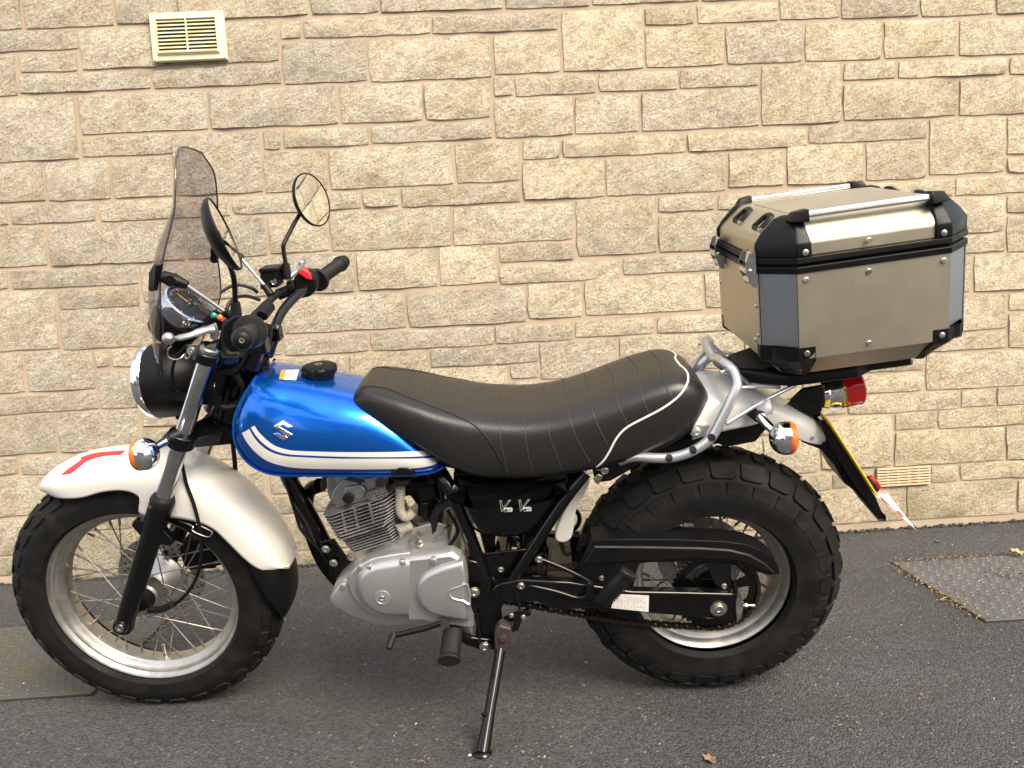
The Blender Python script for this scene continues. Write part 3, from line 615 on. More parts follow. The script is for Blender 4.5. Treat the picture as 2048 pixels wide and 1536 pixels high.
def front_wheel():
    w_ = empty('front_wheel', bike, FC)
    obj('tyre', tyre_mesh(.336, .066, .236, 30, None, 1, False), M['rubber'], w_, smooth=30)
    g = G(); pr = [(-.040, .2365), (-.0455, .2405), (-.0475, .2395), (-.0478, .2370), (-.0455, .2330), (-.041, .2290), (-.037, .2270), (-.0355, .2235), (-.030, .2215), (-.027, .2195), (-.0225, .2125), (-.018, .2080), (-.010, .2062), (0, .2058)]
    pr = pr+[(-v, r_) for v, r_ in pr[-2::-1]]; pr += [(.030, .232), (-.030, .232)]
    g.lathe(pr, (0, 0, 0), (0, 1, 0), 96, loop=True); obj('rim', g, M['alu'], w_, smooth=30)
    g = G()     # valve and cap
    a = radians(-92); er = Vector((cos(a), 0, sin(a))); g.cyl(er*.205, er*.172, .0045, 10); g.cyl(er*.208, er*.196, .007, 10, .0052); obj('valve', g, M['steel'], w_)
    g = G(); g.lathe([(-.045, .020), (-.045, .030), (-.038, .0335), (-.034, .060), (-.030, .062), (-.027, .060), (-.024, .036), (.0, .035), (.012, .045), (.022, .062), (.030, .070), (.034, .074), (.038, .074), (.041, .062), (.045, .050), (.05, .03)], (0, 0, 0), (0, 1, 0), 48)
    obj('hub', g, M['alu'], w_, smooth=30)
    g = G()
    for k in range(18):
        a = k*pi/9; er = Vector((cos(a), 0, sin(a))); g.cyl(er*.054+Vector((0, -.0338, 0)), er*.054+Vector((0, -.0352, 0)), .0033, 8)
    obj('spoke_holes', g, M['dark'], w_, kind='stuff')
    # disc on the far side, with holes
    g = G(); N = 72; ro, ri = .112, .078
    hol = []
    g.rings([[Vector((r_*cos(2*pi*j/N), v, r_*sin(2*pi*j/N))) for j in range(N)] for v, r_ in ((.055, ri), (.055, ro), (.059, ro), (.059, ri))], loop=True)
    obj('brake_disc', g, M['alu'], w_, smooth=30)
    g = G()
    for k in range(24):
        for q, rr in enumerate((.086, .095, .104)):
            a = k*2*pi/24+q*.09; er = Vector((cos(a), 0, sin(a))); g.cyl(er*rr+Vector((0, .0546, 0)), er*rr+Vector((0, .0593, 0)), .0031, 8)
    obj('disc_holes', g, M['dark'], w_, kind='stuff')
    for k in range(6): a = k*pi/3; er = Vector((cos(a), 0, sin(a))); g = G(); g.box(er*.068+Vector((0, .056, 0)), (.014, .002, .006), (er, (0, 1, 0), er.cross(Vector((0, 1, 0))))); obj('disc_carrier', g, M['alu'], w_)
    g = G(); g.lathe([(-.075, .012), (-.070, .022), (-.052, .026), (-.044, .030), (-.038, .030)], (0, 0, 0), (0, 1, 0), 28); obj('speedometer_drive', g, M['matte'], w_)
    spokes(w_, .2045, .056, 36, .034, FC)
    return w_
fw = front_wheel()
def rear_wheel():
    w_ = empty('rear_wheel', bike, RC)
    obj('tyre', tyre_mesh(.323, .090, .186, 27, None, 2, True), M['rubber'], w_, smooth=30)
    arc_text(w_, '180/80-14M/C', Vector((0, 0, 0)), -.0838, .222, radians(78), .021, M['rubber']); arc_text(w_, 'DUNLOP', Vector((0, 0, 0)), -.084, .222, radians(-92), .021, M['rubber'])
    g = G(); pr = [(-.050, .1855), (-.0560, .1895), (-.0585, .1885), (-.0590, .1855), (-.056, .1815), (-.050, .1770), (-.046, .1745), (-.040, .1720), (-.036, .1660), (-.028, .1600), (-.015, .1570), (0, .1562)]
    pr = pr+[(-v, r_) for v, r_ in pr[-2::-1]]; pr += [(.030, .18), (-.030, .18)]
    g.lathe(pr, (0, 0, 0), (0, 1, 0), 96, loop=True); obj('rim', g, M['alu'], w_, smooth=30)
    g = G(); g.lathe([(-.075, .02), (-.075, .045), (-.055, .048), (-.045, .062), (-.040, .064), (-.036, .060), (-.02, .045), (.02, .045), (.036, .06), (.042, .064), (.05, .05), (.06, .03)], (0, 0, 0), (0, 1, 0), 40)
    obj('hub', g, M['cast'], w_, smooth=30)
    g = G(); N = 64; g.rings([[Vector((r_*cos(2*pi*j/N), v, r_*sin(2*pi*j/N))) for j in range(N)] for v, r_ in ((.062, .07), (.062, .11), (.066, .11), (.066, .07))], loop=True); obj('brake_disc', g, M['alu'], w_, smooth=30)
    spokes(w_, .1555, .060, 36, .040, RC)
    # sprocket on the near side
    g = G(); T = 45; pts = []
    for k in range(T*4):
        a = 2*pi*k/(T*4); q = k % 4; pts.append((a, (.1035, .0995, .0955, .0995)[q]))
    outer = [Vector((r_*cos(a), -.094, r_*sin(a))) for a, r_ in pts]; inner = [Vector((.080*cos(a), -.094, .080*sin(a))) for a, r_ in pts]
    d = Vector((0, .006, 0)); g.rings([outer, inner, [p+d for p in inner], [p+d for p in outer]], loop=True)
    for k in range(5):
        a = k*2*pi/5+.3; er = Vector((cos(a), 0, sin(a))); et = Vector((-sin(a), 0, cos(a)))
        g.hull([er*.082+et*s*.014+Vector((0, y, 0)) for s in (-1, 1) for y in (-.0935, -.0885)]+[er*.045+et*s*.009+Vector((0, y, 0)) for s in (-1, 1) for y in (-.0935, -.0885)])
    g.lathe([(-.095, .03), (-.095, .050), (-.087, .052), (-.075, .052)], (0, 0, 0), (0, 1, 0), 32)
    obj('sprocket', g, M['gloss'], w_, smooth=30)
    return w_
rw = rear_wheel()
# ---------------------------------------------------------------- chain: real links round the sprocket and along both runs
def chain():
    v = -.091; R_ = .102; path = []
    A = P(1030, 1206, v); B2 = P(1040, 1135, v)
    Ctr = RC.copy(); Ctr.y = v
    front = P(985, 1172, v); fr_ = .034
    # tangent points (front small sprocket to rear)
    d = Ctr-front; ang = math.atan2(d.z, d.x); L_ = math.hypot(d.x, d.z); off = math.asin((R_-fr_)/L_)
    lo1 = Vector((cos(ang-pi/2-off), 0, sin(ang-pi/2-off))); up1 = Vector((cos(ang+pi/2+off), 0, sin(ang+pi/2+off)))
    for i in range(0, 61):
        t = i/60; p = (front+lo1*fr_).lerp(Ctr+lo1*R_, t); p.z -= .018*sin(pi*t)*(.4+.6*t); path.append(p)
    a0 = math.atan2(lo1.z, lo1.x); a1 = math.atan2(up1.z, up1.x)
    for i in range(1, 40): a = a0+(a1-a0+ (0 if a1 > a0 else 2*pi))*i/40; path.append(Ctr+Vector((cos(a), 0, sin(a)))*R_)
    for i in range(0, 61): path.append((Ctr+up1*R_).lerp(front+up1*fr_, i/60))
    # resample at half pitch
    pitch = .0127; out_ = [path[0]]; acc = 0
    for a, b in zip(path, path[1:]):
        seg = (b-a).length; s = pitch-acc
        while s <= seg: out_.append(a.lerp(b, s/seg)); s += pitch
        acc = (acc+seg) % pitch
    g = G()
    for i, (a, b) in enumerate(zip(out_, out_[1:])):
        t = (b-a).normalized(); n_ = Vector((-t.z, 0, t.x)); wv = .0075 if i % 2 else .0052
        for s in (-1, 1):
            ring = []
            for k, (x, h) in enumerate(((-.0048, .0), (-.003, .0042), (.0, .0048), (.0035, .0042), (.00635, .0030), (.0092, .0042), (.0127, .0048), (.0157, .0042), (.0175, 0), (.0157, -.0042), (.0127, -.0048), (.0092, -.0042), (.00635, -.003), (.0035, -.0042), (0, -.0048), (-.003, -.0042))):
                ring.append(a+t*x+n_*h+Vector((0, s*wv, 0)))
            g.prism(ring, (0, .0012*s, 0))
        g.cyl(a+Vector((0, -.009, 0)), a+Vector((0, .009, 0)), .0024, 6); g.cyl(a+Vector((0, -.0045, 0)), a+Vector((0, .0045, 0)), .0040, 8)
    obj('chain', g, M['chain'], bike, smooth=0)
chain()
# ---------------------------------------------------------------- fork
def line(p, q, t): return p+(q-p)*t
FB = P(250, 1243, -.110); FT = P(419, 700, -.103); FAX = (FT-FB).normalized()
def foot_on(x, y, v=-.106):
    p = P(x, y, v); t = (p-FB).dot(FAX); return FB+FAX*t
def flip(p): return Vector((p.x, -p.y, p.z))
def leg(f, name_):
    t = empty(name_, bike)
    seal = foot_on(330, 1006); top = FT+FAX*.012
    g = G(); g.tube([f(seal-FAX*.05), f(foot_on(372, 862)), f(top)], [.0182, .0185, .0190], 28); obj('stanchion', g, M['stan'], t)
    g = G(); a = FB-FAX*.004
    pr = [(0, .0215), (.03, .0222), (.10, .0232), (.18, .0238), (.21, .0262), (.235, .0268), (.245, .0268), (.249, .0245)]
    L_ = (seal-FB).length; k = L_/.249
    g.lathe([(d*k, r_) for d, r_ in pr], f(FB), f(FB+FAX)-f(FB), 32)
    g.lathe([(-.0245, .018), (-.020, .0235), (-.004, .0238), (0, .022)], f(FB), f(FB+FAX)-f(FB), 24); obj('lower_leg', g, M['gloss'], t, bevel=0)
    g = G(); g.lathe([(-.006, .0262), (.004, .0275), (.010, .0262), (.016, .0235), (.018, .0195)], f(seal), f(FB+FAX)-f(FB), 28); obj('dust_seal', g, M['rub2'], t)
    s = -1 if f(FB).y < 0 else 1
    g = G(); c = f(FB)
    if s < 0:
        g.lathe([(-.026, .0125), (-.0265, .0160), (-.024, .0175), (-.01, .0178)], c, (0, 1, 0), 24)
        obj('axle_clamp', g, M['gloss'], t)
        g = G(); g.lathe([(-.0268, .0040), (-.0285, .0045), (-.0290, .0102), (-.0262, .0112), (-.024, .0112)], c, (0, 1, 0), 20); obj('axle_end', g, M['steel'], t)
    # lugs for the mudguard
    q1, q2, q3 = foot_on(283, 1052), foot_on(300, 1065), foot_on(320, 1080)
    g = G(); lug = f(foot_on(312, 1062)); X = Vector((1, 0, 0))
    ub = (f(FB+FAX)-f(FB)).normalized(); sd_ = Vector((ub.z, 0, -ub.x))
    for off_, hh_ in ((-.036, .004), (.040, -.008)):
        o_ = lug+sd_*off_+ub*hh_
        g.hull([lug+sd_*(off_*.3)+ub*.024+Vector((0, y, 0)) for y in (-.012, .012)]+[lug+sd_*(off_*.3)-ub*.024+Vector((0, y, 0)) for y in (-.012, .012)]+[o_+Vector((cos(k*pi/4)*.012, y, sin(k*pi/4)*.012)) for k in range(8) for y in (-.008, .008)])
    obj('mudguard_lug', g, M['gloss'], t, bevel=.003)
    return t
leg(lambda p: p, 'fork_leg'); leg(flip, 'fork_leg')
# yokes
def yoke(x, y, hgt, rad, back, name_, topcap):
    c = foot_on(x, y); g = G(); sd_ = Vector((FAX.z, 0, -FAX.x)).normalized()
    pts = []
    for s in (-1, 1):
        cc = Vector((c.x, s*.106, c.z)); ring = [cc+(sd_*cos(k*pi/8)+Vector((0, 1, 0))*sin(k*pi/8))*rad for k in range(16)]
        g.rings([[p-FAX*hgt for p in ring], [p+FAX*hgt for p in ring]])
        mid = Vector((c.x, 0, c.z))+sd_*back
        w_ = rad*.9
        g.hull([cc+sd_*o+FAX*h for o in (-w_*.7, w_*.9) for h in (-hgt*.8, hgt*.6)]+[mid+Vector((0, s*.01, 0))+sd_*o+FAX*h for o in (-.035, .045) for h in (-hgt*.8, hgt*(2.0 if hgt > .014 else .6))])
    obj(name_, g, M['gloss'], bike, bevel=.003)
    return c
yoke(368, 880, .016, .031, .055, 'lower_yoke', False)
yc = yoke(414, 712, .012, .030, .055, 'upper_yoke', True)
for s in (-1, 1):
    g = G(); c = Vector((yc.x, s*.106, yc.z)); g.lathe([(.010, .021), (.019, .0205), (.021, .018), (.0215, .008)], c, FAX, 28); g.box(c+FAX*.024, (.011, .0045, .004), (Vector((.7, .7, 0)), Vector((-.7, .7, 0)), FAX)); obj('fork_cap', g, M['rusty'] if 0 else M['steel'], bike)
sd_ = Vector((FAX.z, 0, -FAX.x)).normalized()
st0 = foot_on(368, 880); st1 = foot_on(414, 712); s0 = Vector((st0.x, 0, st0.z))+sd_*.055; s1 = Vector((st1.x, 0, st1.z))+sd_*.055
g = G(); g.tube([s0-FAX*.02, s1+FAX*.01], .030, 24); g.tube([s0+FAX*.0, s0+FAX*.03], .037, 24); g.tube([s1-FAX*.035, s1-FAX*.005], .037, 24); obj('head_tube', g, M['gloss'], bike)
g = G(); g.lathe([(.0, .022), (.018, .022), (.019, .014)], s1+FAX*.012, FAX, 6); obj('stem_nut', g, M['chrome'], bike)
# ---------------------------------------------------------------- headlamp
LC = P(312, 762, 0); LAX = Vector((-1, 0, -.03)).normalized()
hl = empty('headlamp', bike)
g = G(); g.lathe([(-.006, .0855), (-.003, .0874), (.000, .0880), (.006, .0870), (.014, .0835), (.017, .079), (.014, .076)], LC, LAX, 56, caps=False); obj('bezel', g, M['chrome'], hl)
g = G(); g.lathe([(.013, .077), (.022, .060), (.029, .03), (.031, .0)], LC, LAX, 40, caps=False); obj('lens', g, mat('clear_lens', (.9, .9, .9), .05, 0, 0, trans=.9), hl)
g = G(); g.lathe([(-.004, .0852), (-.035, .0850), (-.065, .081), (-.092, .068), (-.112, .048), (-.122, .025), (-.124, .0)], LC, LAX, 56); obj('shell', g, M['matte'], hl)
for s in (-1, 1):
    g = G(); a = LC+Vector((.060, s*.080, -.01)); g.hull([a+Vector((x, 0, z)) for x in (-.010, .010) for z in (-.008, .008)]+[Vector((st1.x-.005, s*.085, st1.z-.11))+Vector((x, 0, z)) for x in (-.006, .01) for z in (-.010, .010)]); obj('bracket', g, M['matte'], hl, bevel=.002)

# ---------------------------------------------------------------- clocks
IC = P(380, 609, -.01); IN = Vector((.70, -.12, .70)).normalized()
ck = empty('speedometer', bike)
g = G(); g.lathe([(-.055, .030), (-.050, .045), (-.035, .055), (-.010, .0595), (0, .0605), (.004, .059), (.005, .0545), (.001, .053)], IC, IN, 48, caps=False); obj('chrome_cup', g, M['chrome'], ck)
g = G(); g.lathe([(-.002, .054), (-.0015, .0)], IC, IN, 40, caps=False); obj('dial', g, M['dial'], ck)
ia = Vector((0, 1, 0))-IN*IN.y; ia.normalize(); ib = IN.cross(ia)
g = G()
for k in range(29):
    a = radians(-130+k*260/28); dr = ia*sin(a)+ib*cos(a); l = .008 if k % 4 == 0 else .004
    g.box(IC+dr*(.048-l/2), (l/2, .0006 if k % 4 else .0010, .0004), (dr, IN.cross(dr), IN))
obj('dial_marks', g, M['paper'], ck, smooth=0)
g = G(); g.hull([IC+ib*.036+ia*.001+IN*.002, IC+ib*.036-ia*.001+IN*.002, IC+ia*.003+IN*.002, IC-ia*.003+IN*.002, IC+IN*.003]); obj('needle', g, M['needle'], ck, smooth=0)
g = G(); g.ball(IC+IN*.001, .007, 14, IN); obj('needle_hub', g, M['matte'], ck)
g = G(); g.lathe([(.001, .0535), (.0032, .045), (.005, .025), (.0056, 0)], IC, IN, 40, caps=False); obj('glass', g, M['smoke'], ck, solid=.001)
g = G(); hb = P(345, 612, -.005); g.lathe([(-.045, .050), (.005, .058), (.016, .052), (.030, .035)], IC-IN*.045, IN, 36); obj('housing', g, M['matte'], bike)
g = G(); c0 = P(440, 628, 0); g.hull([P(405, 640, -.03), P(405, 640, .03), P(430, 618, -.035), P(430, 618, .035), P(470, 640, -.035), P(470, 640, .035), P(455, 660, -.03), P(455, 660, .03), P(400, 665, -.02), P(400, 665, .02)]); lp = obj('warning_light_panel', g, M['matte'], bike, bevel=.004)
for (x, y), m in (((428, 631), 'green'), ((440, 635), 'amber'), ((449, 641), 'redl')):
    g = G(); g.ball(P(x, y, -.034), .0075, 12); obj('warning_light', g, M[m], lp)
# ---------------------------------------------------------------- tinted screen
scr = empty('windscreen', bike)
rows = [  # px on the near edge, half width there, px of the centre line
 ((352, 318), .070, .014), ((351, 360), .100, .022), ((349, 420), .112, .028), ((340, 460), .124, .038), ((328, 510), .138, .050), ((321, 560), .150, .060), ((321, 610), .158, .070), ((326, 655), .156, .078), ((324, 690), .145, .074), ((323, 720), .122, .064), ((325, 752), .092, .050)]
R = []
for (x, y), h, bow in rows:
    e = P(x, y, -h); row = []
    for i in range(17):
        s = -1+i/8; b = bow*(1-abs(s)**2.2)
        row.append(Vector((e.x-b, h*s, e.z+ (b*.25 if y < 600 else b*.35))))
    R.append(row)
# rounded top corners and the cut-out over the headlamp
tp = [Vector((p.x*1+.0, p.y*(.86), p.z+.010)) for p in R[0]]
for i, p in enumerate(tp): s = -1+i/8; p.z += .012*(1-s*s)-.004; p.x += .002
R = [tp]+R
lo = R[-4:]; 
for k, row in enumerate(R[-3:]):
    for i, p in enumerate(row):
        s = abs(-1+i/8); cutz = (1-s)*.0
        if s < .999: p.z = R[-3-1][i].z+(p.z-R[-3-1][i].z)*(min(1, s/.8)**4); p.x = R[-4][i].x+(p.x-R[-4][i].x)*(min(1, s/.8)**4)
g = G(); g.rings([[Vector(q) for q in cr(r_, 3)] for r_ in [list(t) for t in zip(*[cr(c, 4) for c in zip(*R)])]], closed=False)
obj('screen', g, M['smoke'], scr, solid=.0035, smooth=60)
edge = [r_[0] for r_ in R]+[r_[-1] for r_ in R[::-1]]
g = G(); g.tube(cr([r_[0] for r_ in R[::-1]]+R[0][2:-2:3]+[r_[-1] for r_ in R], 5), .0018, 8); obj('screen_edge', g, mat('dark_screen_edge', (.03, .022, .035), .15, 0, .5), scr)
def mount(f):
    m_ = empty('screen_mount', bike)
    a, b = f(P(322, 552, -.165)), f(P(497-22, 640-12, -.12))
    g = G(); g.hull([f(P(x, y, -.158)) + Vector((dx, 0, 0)) for x, y in ((313, 528), (322, 526), (309, 583), (302, 580), (303, 545)) for dx in (-.006, .006)]+[f(P(x, y, -.168)) for x, y in ((312, 530), (308, 578))]); obj('clamp_pad', g, M['matte'], m_, bevel=.003)
    g = G(); j = f(P(345, 560, -.160)); g.tube([f(P(325, 553, -.16)), j, f(P(375, 570, -.157))], [.012, .014, .008], 14); g.cyl(j+Vector((0, -.013, 0)), j+Vector((0, .013, 0)), .011, 18); g.tube([j, f(P(360, 564, -.158)), f(P(376, 572, -.156))], [.012, .011, .007], 12); obj('pivot_joint', g, M['matte'], m_)
    g = G(); e1 = f(P(372, 570, -.157)); e2 = f(P(447, 622, -.13)); g.cyl(e1, e2, .0042, 12); obj('rod', g, M['alu'], m_)
    g = G(); g.tube([e2, f(P(470, 640, -.12))], [.0085, .0095], 12); obj('rod_end', g, M['matte'], m_)
mount(lambda p: p); mount(flip)
# ---------------------------------------------------------------- handlebar and controls
hb = empty('handlebar', bike)
GE = Vector((.488, -.372, 1.060))
half = [Vector((.488, -.37, 1.056)), Vector((.452, -.24, 1.036)), Vector((.425, -.17, 1.020)), Vector((.402, -.115, .995)), Vector((.392, -.06, .965)), Vector((.390, 0, .958))]
pts = half+[flip(p) for p in half[-2::-1]]
g = G(); g.tube(cr(pts, 8), .0112, 16); obj('bar', g, M['gloss'], hb)
ax_l = (half[0]-half[1]).normalized()
def lerp3(a, b, t): return a+(b-a)*t
def controls(f, left):
    ax = (f(half[0])-f(half[1])).normalized(); o = f(half[0])
    g = G(); pr = [(-.128, .021), (-.125, .0265), (-.120, .0275), (-.116, .0265), (-.114, .019)]
    pr = [(-.128, .012), (-.128, .0285), (-.120, .0300), (-.116, .0285), (-.115, .0180)]
    for k in range(22): d = -.112+k*.0048; pr += [(d, .0168), (d+.0012, .0178), (d+.0034, .0178), (d+.0046, .0168)]
    pr += [(-.004, .0205), (.002, .0210), (.004, .0185)]
    g.lathe(pr, o, ax, 28); obj('grip', g, M['rub2'], hb, smooth=30)
    g = G(); g.lathe([(.002, .012), (.006, .0165), (.014, .0185), (.024, .0165), (.029, .0115), (.030, .006)], o, ax, 28); obj('bar_end', g, M['matte'], hb)
    g = G(); g.lathe([(.0295, .002), (.0305, .0022), (.0308, .0046), (.029, .005)], o, ax, 16); obj('bar_end_screw', g, M['steel'], hb)
controls(lambda p: p, True); controls(flip, False)
# near switch cluster with clutch lever
g = G(); c = P(458, 668, -.235); g.hull([P(x, y, v) for (x, y) in ((443, 650), (470, 628), (505, 640), (512, 675), (500, 700), (462, 705), (443, 690)) for v in (-.215, -.245)]); obj('switch_cluster', g, M['matte'], hb, bevel=.005)
g = G(); g.lathe([(0, .0300), (.006, .0325), (.014, .0325), (.02, .030)], half[0]-ax_l*.142, ax_l, 28); obj('switch_collar', g, M['matte'], hb)
g = G(); g.box(P(514, 651, -.215), (.008, .006, .010)); obj('switch_button', g, M['redp'], hb, bevel=.002)
cl = [P(430, 657, -.235), P(405, 662, -.245), P(375, 672, -.262), P(350, 677, -.285), P(337, 677, -.305)]
g = G(); g.tube(cr(cl, 5), [.010]*3+[.0085]*5+[.007]*6+[.0055]*7, 10, sq=.65); g.ball(P(337, 677, -.305), .0115, 16); obj('clutch_lever', g, M['alu'], hb)
g = G(); g.hull([P(x, y, v) for (x, y) in ((418, 650), (432, 645), (440, 668), (432, 682), (420, 676)) for v in (-.20, -.235)]); g.hull([P(x, y, v) for (x, y) in ((400, 660), (425, 648), (432, 662), (404, 670)) for v in (-.222, -.238)]); obj('lever_perch', g, M['cast'], hb, bevel=.003)
g = G(); g.tube(cr([P(343, 692, -.16), P(336, 700, -.16), P(337, 714, -.16), P(350, 719, -.16), P(362, 716, -.16), P(369, 708, -.15), P(372, 717, -.15), P(380, 712, -.15), P(374, 700, -.15)], 5), .0016, 8); obj('cable_guide', g, M['steel'], bike)
g = G(); g.bolt(P(384, 701, -.13), .006); g.hull([P(x, y, v) for x, y in ((375, 690), (395, 688), (400, 705), (385, 710), (372, 708)) for v in (-.112, -.120)]); obj('cable_bracket', g, M['steel'], bike, bevel=.001)
# far side: throttle housing, brake reservoir, lever
g = G(); g.prism(U([(586, 556), (600, 541), (622, 543), (633, 560), (632, 580), (618, 594), (600, 598), (586, 586)], .195), (0, .045, 0)); obj('throttle_housing', g, M['matte'], hb, bevel=.006)
g = G(); g.prism(U([(596, 547), (606, 538), (618, 546), (624, 560), (612, 558), (604, 552)], .189), (0, .022, 0)); obj('kill_switch', g, M['redp'], hb, bevel=.002)
g = G(); g.prism(U([(519, 543), (553, 541), (556, 574), (520, 580)], .145), (0, .050, 0)); g.prism(U([(516, 538), (556, 535), (557, 543), (517, 547)], .142), (0, .056, 0)); rv = obj('brake_reservoir', g, M['matte'], hb, bevel=.003)
g = G(); g.lathe([(0, .0085), (.003, .0085), (.0035, .006), (.002, .0055)], P(549, 564, .145), (0, -1, 0), 20); obj('sight_glass', g, M['stan'], rv)
g = G(); g.tube([P(555, 590, .19), P(585, 578, .20)], .014, 16); g.tube([P(578, 576, .2), P(592, 574, .2)], .019, 18); obj('reservoir_clamp', g, M['matte'], hb, bevel=.001)
g = G(); g.tube(cr([P(575, 560, .24), P(590, 545, .26), P(604, 533, .30), P(603, 526, .32)], 5), .006, 10); g.ball(P(603, 526, .32), .010, 14); obj('brake_lever', g, M['alu'], hb)
# mirrors
def mirror(base, stem, c, nrm, rad, label):
    m_ = empty('mirror', bike); m_['label'] = label
    n_ = Vector(nrm).normalized()
    g = G(); g.tube(cr(stem, 6), .0052, 12); obj('stem', g, M['matte'], m_)
    g = G(); g.tube([base, stem[0].lerp(stem[1], .12)], [.0115, .0088], 14); g.lathe([(0, .0115), (.012, .0115)], base, (0, 0, -1), 6); obj('stem_boot', g, M['rub2'], m_)
    g = G(); g.lathe([(-.026, .012), (-.022, .034), (-.014, .054), (-.004, .0655), (.002, .0672), (.0045, .0665), (.0050, .0640), (.0030, .0632)], c, n_, 48, caps=False); obj('back_shell', g, M['matte'], m_)
    g = G(); g.lathe([(.0032, .0640), (.0036, 0)], c, n_, 48, caps=False); obj('glass', g, M['mirror'], m_)
mirror(P(472, 628, -.185), [P(471, 610, -.185), P(468, 560, -.195), P(459, 530, -.22), P(446, 500, -.27)], P(446, 469, -.30), (.93, .24, .27), .065, 'round mirror on the clutch side')
mirror(P(573, 548, .185), [P(572, 530, .185), P(567, 500, .19), P(569, 485, .195), P(588, 448, .24), P(602, 424, .28)], P(623, 400, .30), (.90, -.34, .22), .065, 'round mirror on the throttle side')
# risers and ignition
for s in (-1, 1):
    g = G(); c = Vector((.392, s*.05, .955)); g.tube([c-FAX*.055, c+FAX*.0], .017, 18); g.hull([c+Vector((x, y, z)) for x in (-.02, .02) for y in (-.016, .016) for z in (-.014, .018)]); obj('riser', g, M['gloss'], bike, bevel=.003)
    each('riser_bolt', [bolt(c+Vector((x, 0, .018)), .0055, (0, 0, 1)) for x in (-.012, .012)], M['steel'], bike)

g = G(); g.tube([P(500, 640, -.02), P(528, 612, .06), P(556, 586, .16)], .0085, 12); obj('cross_bar', g, M['rubber'], bike)
g = G(); g.tube([P(524, 632, .0), P(540, 612, .04)], .013, 16); g.tube([P(526, 650, .0), P(520, 700, .0)], .022, 18); obj('ignition_barrel', g, M['matte'], bike, bevel=.002)
g = G(); g.lathe([(0, .014), (.012, .014), (.016, .010)], P(524, 690, -.035), (.2, -.4, .9), 6); g.lathe([(0, .010), (.01, .01)], P(527, 672, -.03), (.2, -.4, .9), 6); obj('steering_nut', g, M['chrome'], bike)
# ---------------------------------------------------------------- cables and hoses
def cable(pts, r_, name_='cable', m='matte', n=7):
    g = G(); g.tube(cr([P(*p) for p in pts], n), r_, 8); return obj(name_, g, M[m], bike)
cable([(362, 915, -.075), (372, 965, -.08), (388, 1010, -.092), (400, 1060, -.10), (402, 1110, -.105), (395, 1150, -.10), (375, 1185, -.095), (345, 1212, -.08), (315, 1222, -.07)], .0042, 'speedometer_cable')
g = G(); g.tube(cr([P(345, 1208, -.085), P(325, 1218, -.078), P(298, 1220, -.07)], 4), .0085, 12); obj('cable_boot', g, M['rub2'], bike)
g = G(); g.tube(cr([P(358, 1042, -.085), P(385, 1052, -.10), P(386, 1062, -.106), P(415, 1074, -.11), P(424, 1066, -.11), P(418, 1060, -.10), P(392, 1048, -.095)], 5), .0015, 8); obj('cable_loop', g, M['steel'], bike)
cable([(375, 690, -.12), (350, 720, -.10), (345, 760, -.09), (365, 790, -.08), (400, 800, -.07), (420, 790, -.05)], .0036, 'clutch_cable')
cable([(500, 700, -.05), (470, 740, -.06), (430, 745, -.07), (421, 780, -.07), (432, 805, -.06), (455, 815, -.05), (490, 800, -.02), (490, 770, .0)], .0078, 'wiring_loom', 'rub2')
cable([(440, 740, -.04), (470, 750, -.05), (485, 775, -.05), (480, 800, -.04), (460, 812, -.04)], .006, 'wiring_loom', 'rub2')
cable([(520, 600, .14), (490, 592, .12), (462, 602, .08), (450, 640, .05), (455, 700, .03), (462, 780, .02)], .0042, 'brake_hose', 'rub2')
cable([(585, 590, .2), (560, 620, .16), (545, 665, .12), (535, 700, .09), (500, 730, .06)], .0046, 'throttle_cable', 'rub2')
cable([(590, 600, .2), (568, 625, .15), (552, 660, .11), (540, 690, .08)], .0040, 'throttle_cable', 'rub2')
cable([(440, 585, .1), (470, 570, .12), (500, 575, .13), (515, 585, .14)], .0040, 'wiring_loom', 'rub2')
cable([(452, 640, -.1), (440, 700, -.06), (452, 760, -.03)], .0045, 'wiring_loom', 'rub2')
cable([(464, 870, .05), (470, 930, .06), (471, 955, .06)], .0058, 'brake_hose', 'rub2')
cable([(462, 955, .085), (440, 990, .09), (430, 1060, .08), (440, 1120, .075)], .005, 'brake_hose', 'rub2')
cable([(575, 950, .02), (590, 1000, .01), (605, 1045, 0), (625, 1070, 0), (650, 1110, 0)], .0062, 'wiring_loom', 'rub2')
cable([(572, 965, -.02), (592, 1030, -.02), (604, 1062, -.02), (640, 1100, -.02), (660, 1130, -.02)], .0042, 'wiring_loom', 'rub2')
g = G()
for s, (x, y) in enumerate(((430, 790), (445, 830), (430, 850), (455, 720), (440, 700), (462, 860))): g.ball(P(x, y, .0), .02+.006*(s % 3), 12)
g.hull([P(x, y, v) for x, y in ((345, 815), (385, 825), (375, 850), (352, 838)) for v in (-.03, .03)]); g.hull([P(x, y, v) for x, y in ((425, 710), (500, 705), (505, 760), (480, 830), (445, 830), (430, 780)) for v in (-.015, .03)])
obj('wiring_bundle', g, M['rub2'], bike, bevel=.002)
# horn, front brake caliper
g = G(); c = FC+Vector((.115, .062, .055)); g.hull([c+Vector((x*.035, y*.02, z*.05)) for x in (-1, 1) for y in (-1, 1) for z in (-.7, 1)]); g.hull([c+Vector((x*.05, y*.012, z*.03)) for x in (-1, 1) for y in (-1, 1) for z in (-1, 1)]); g.tube([c+Vector((.02, -.02, .04)), c+Vector((.02, .02, .04))], .022, 14); obj('front_caliper', g, M['matte'], bike, bevel=.004)
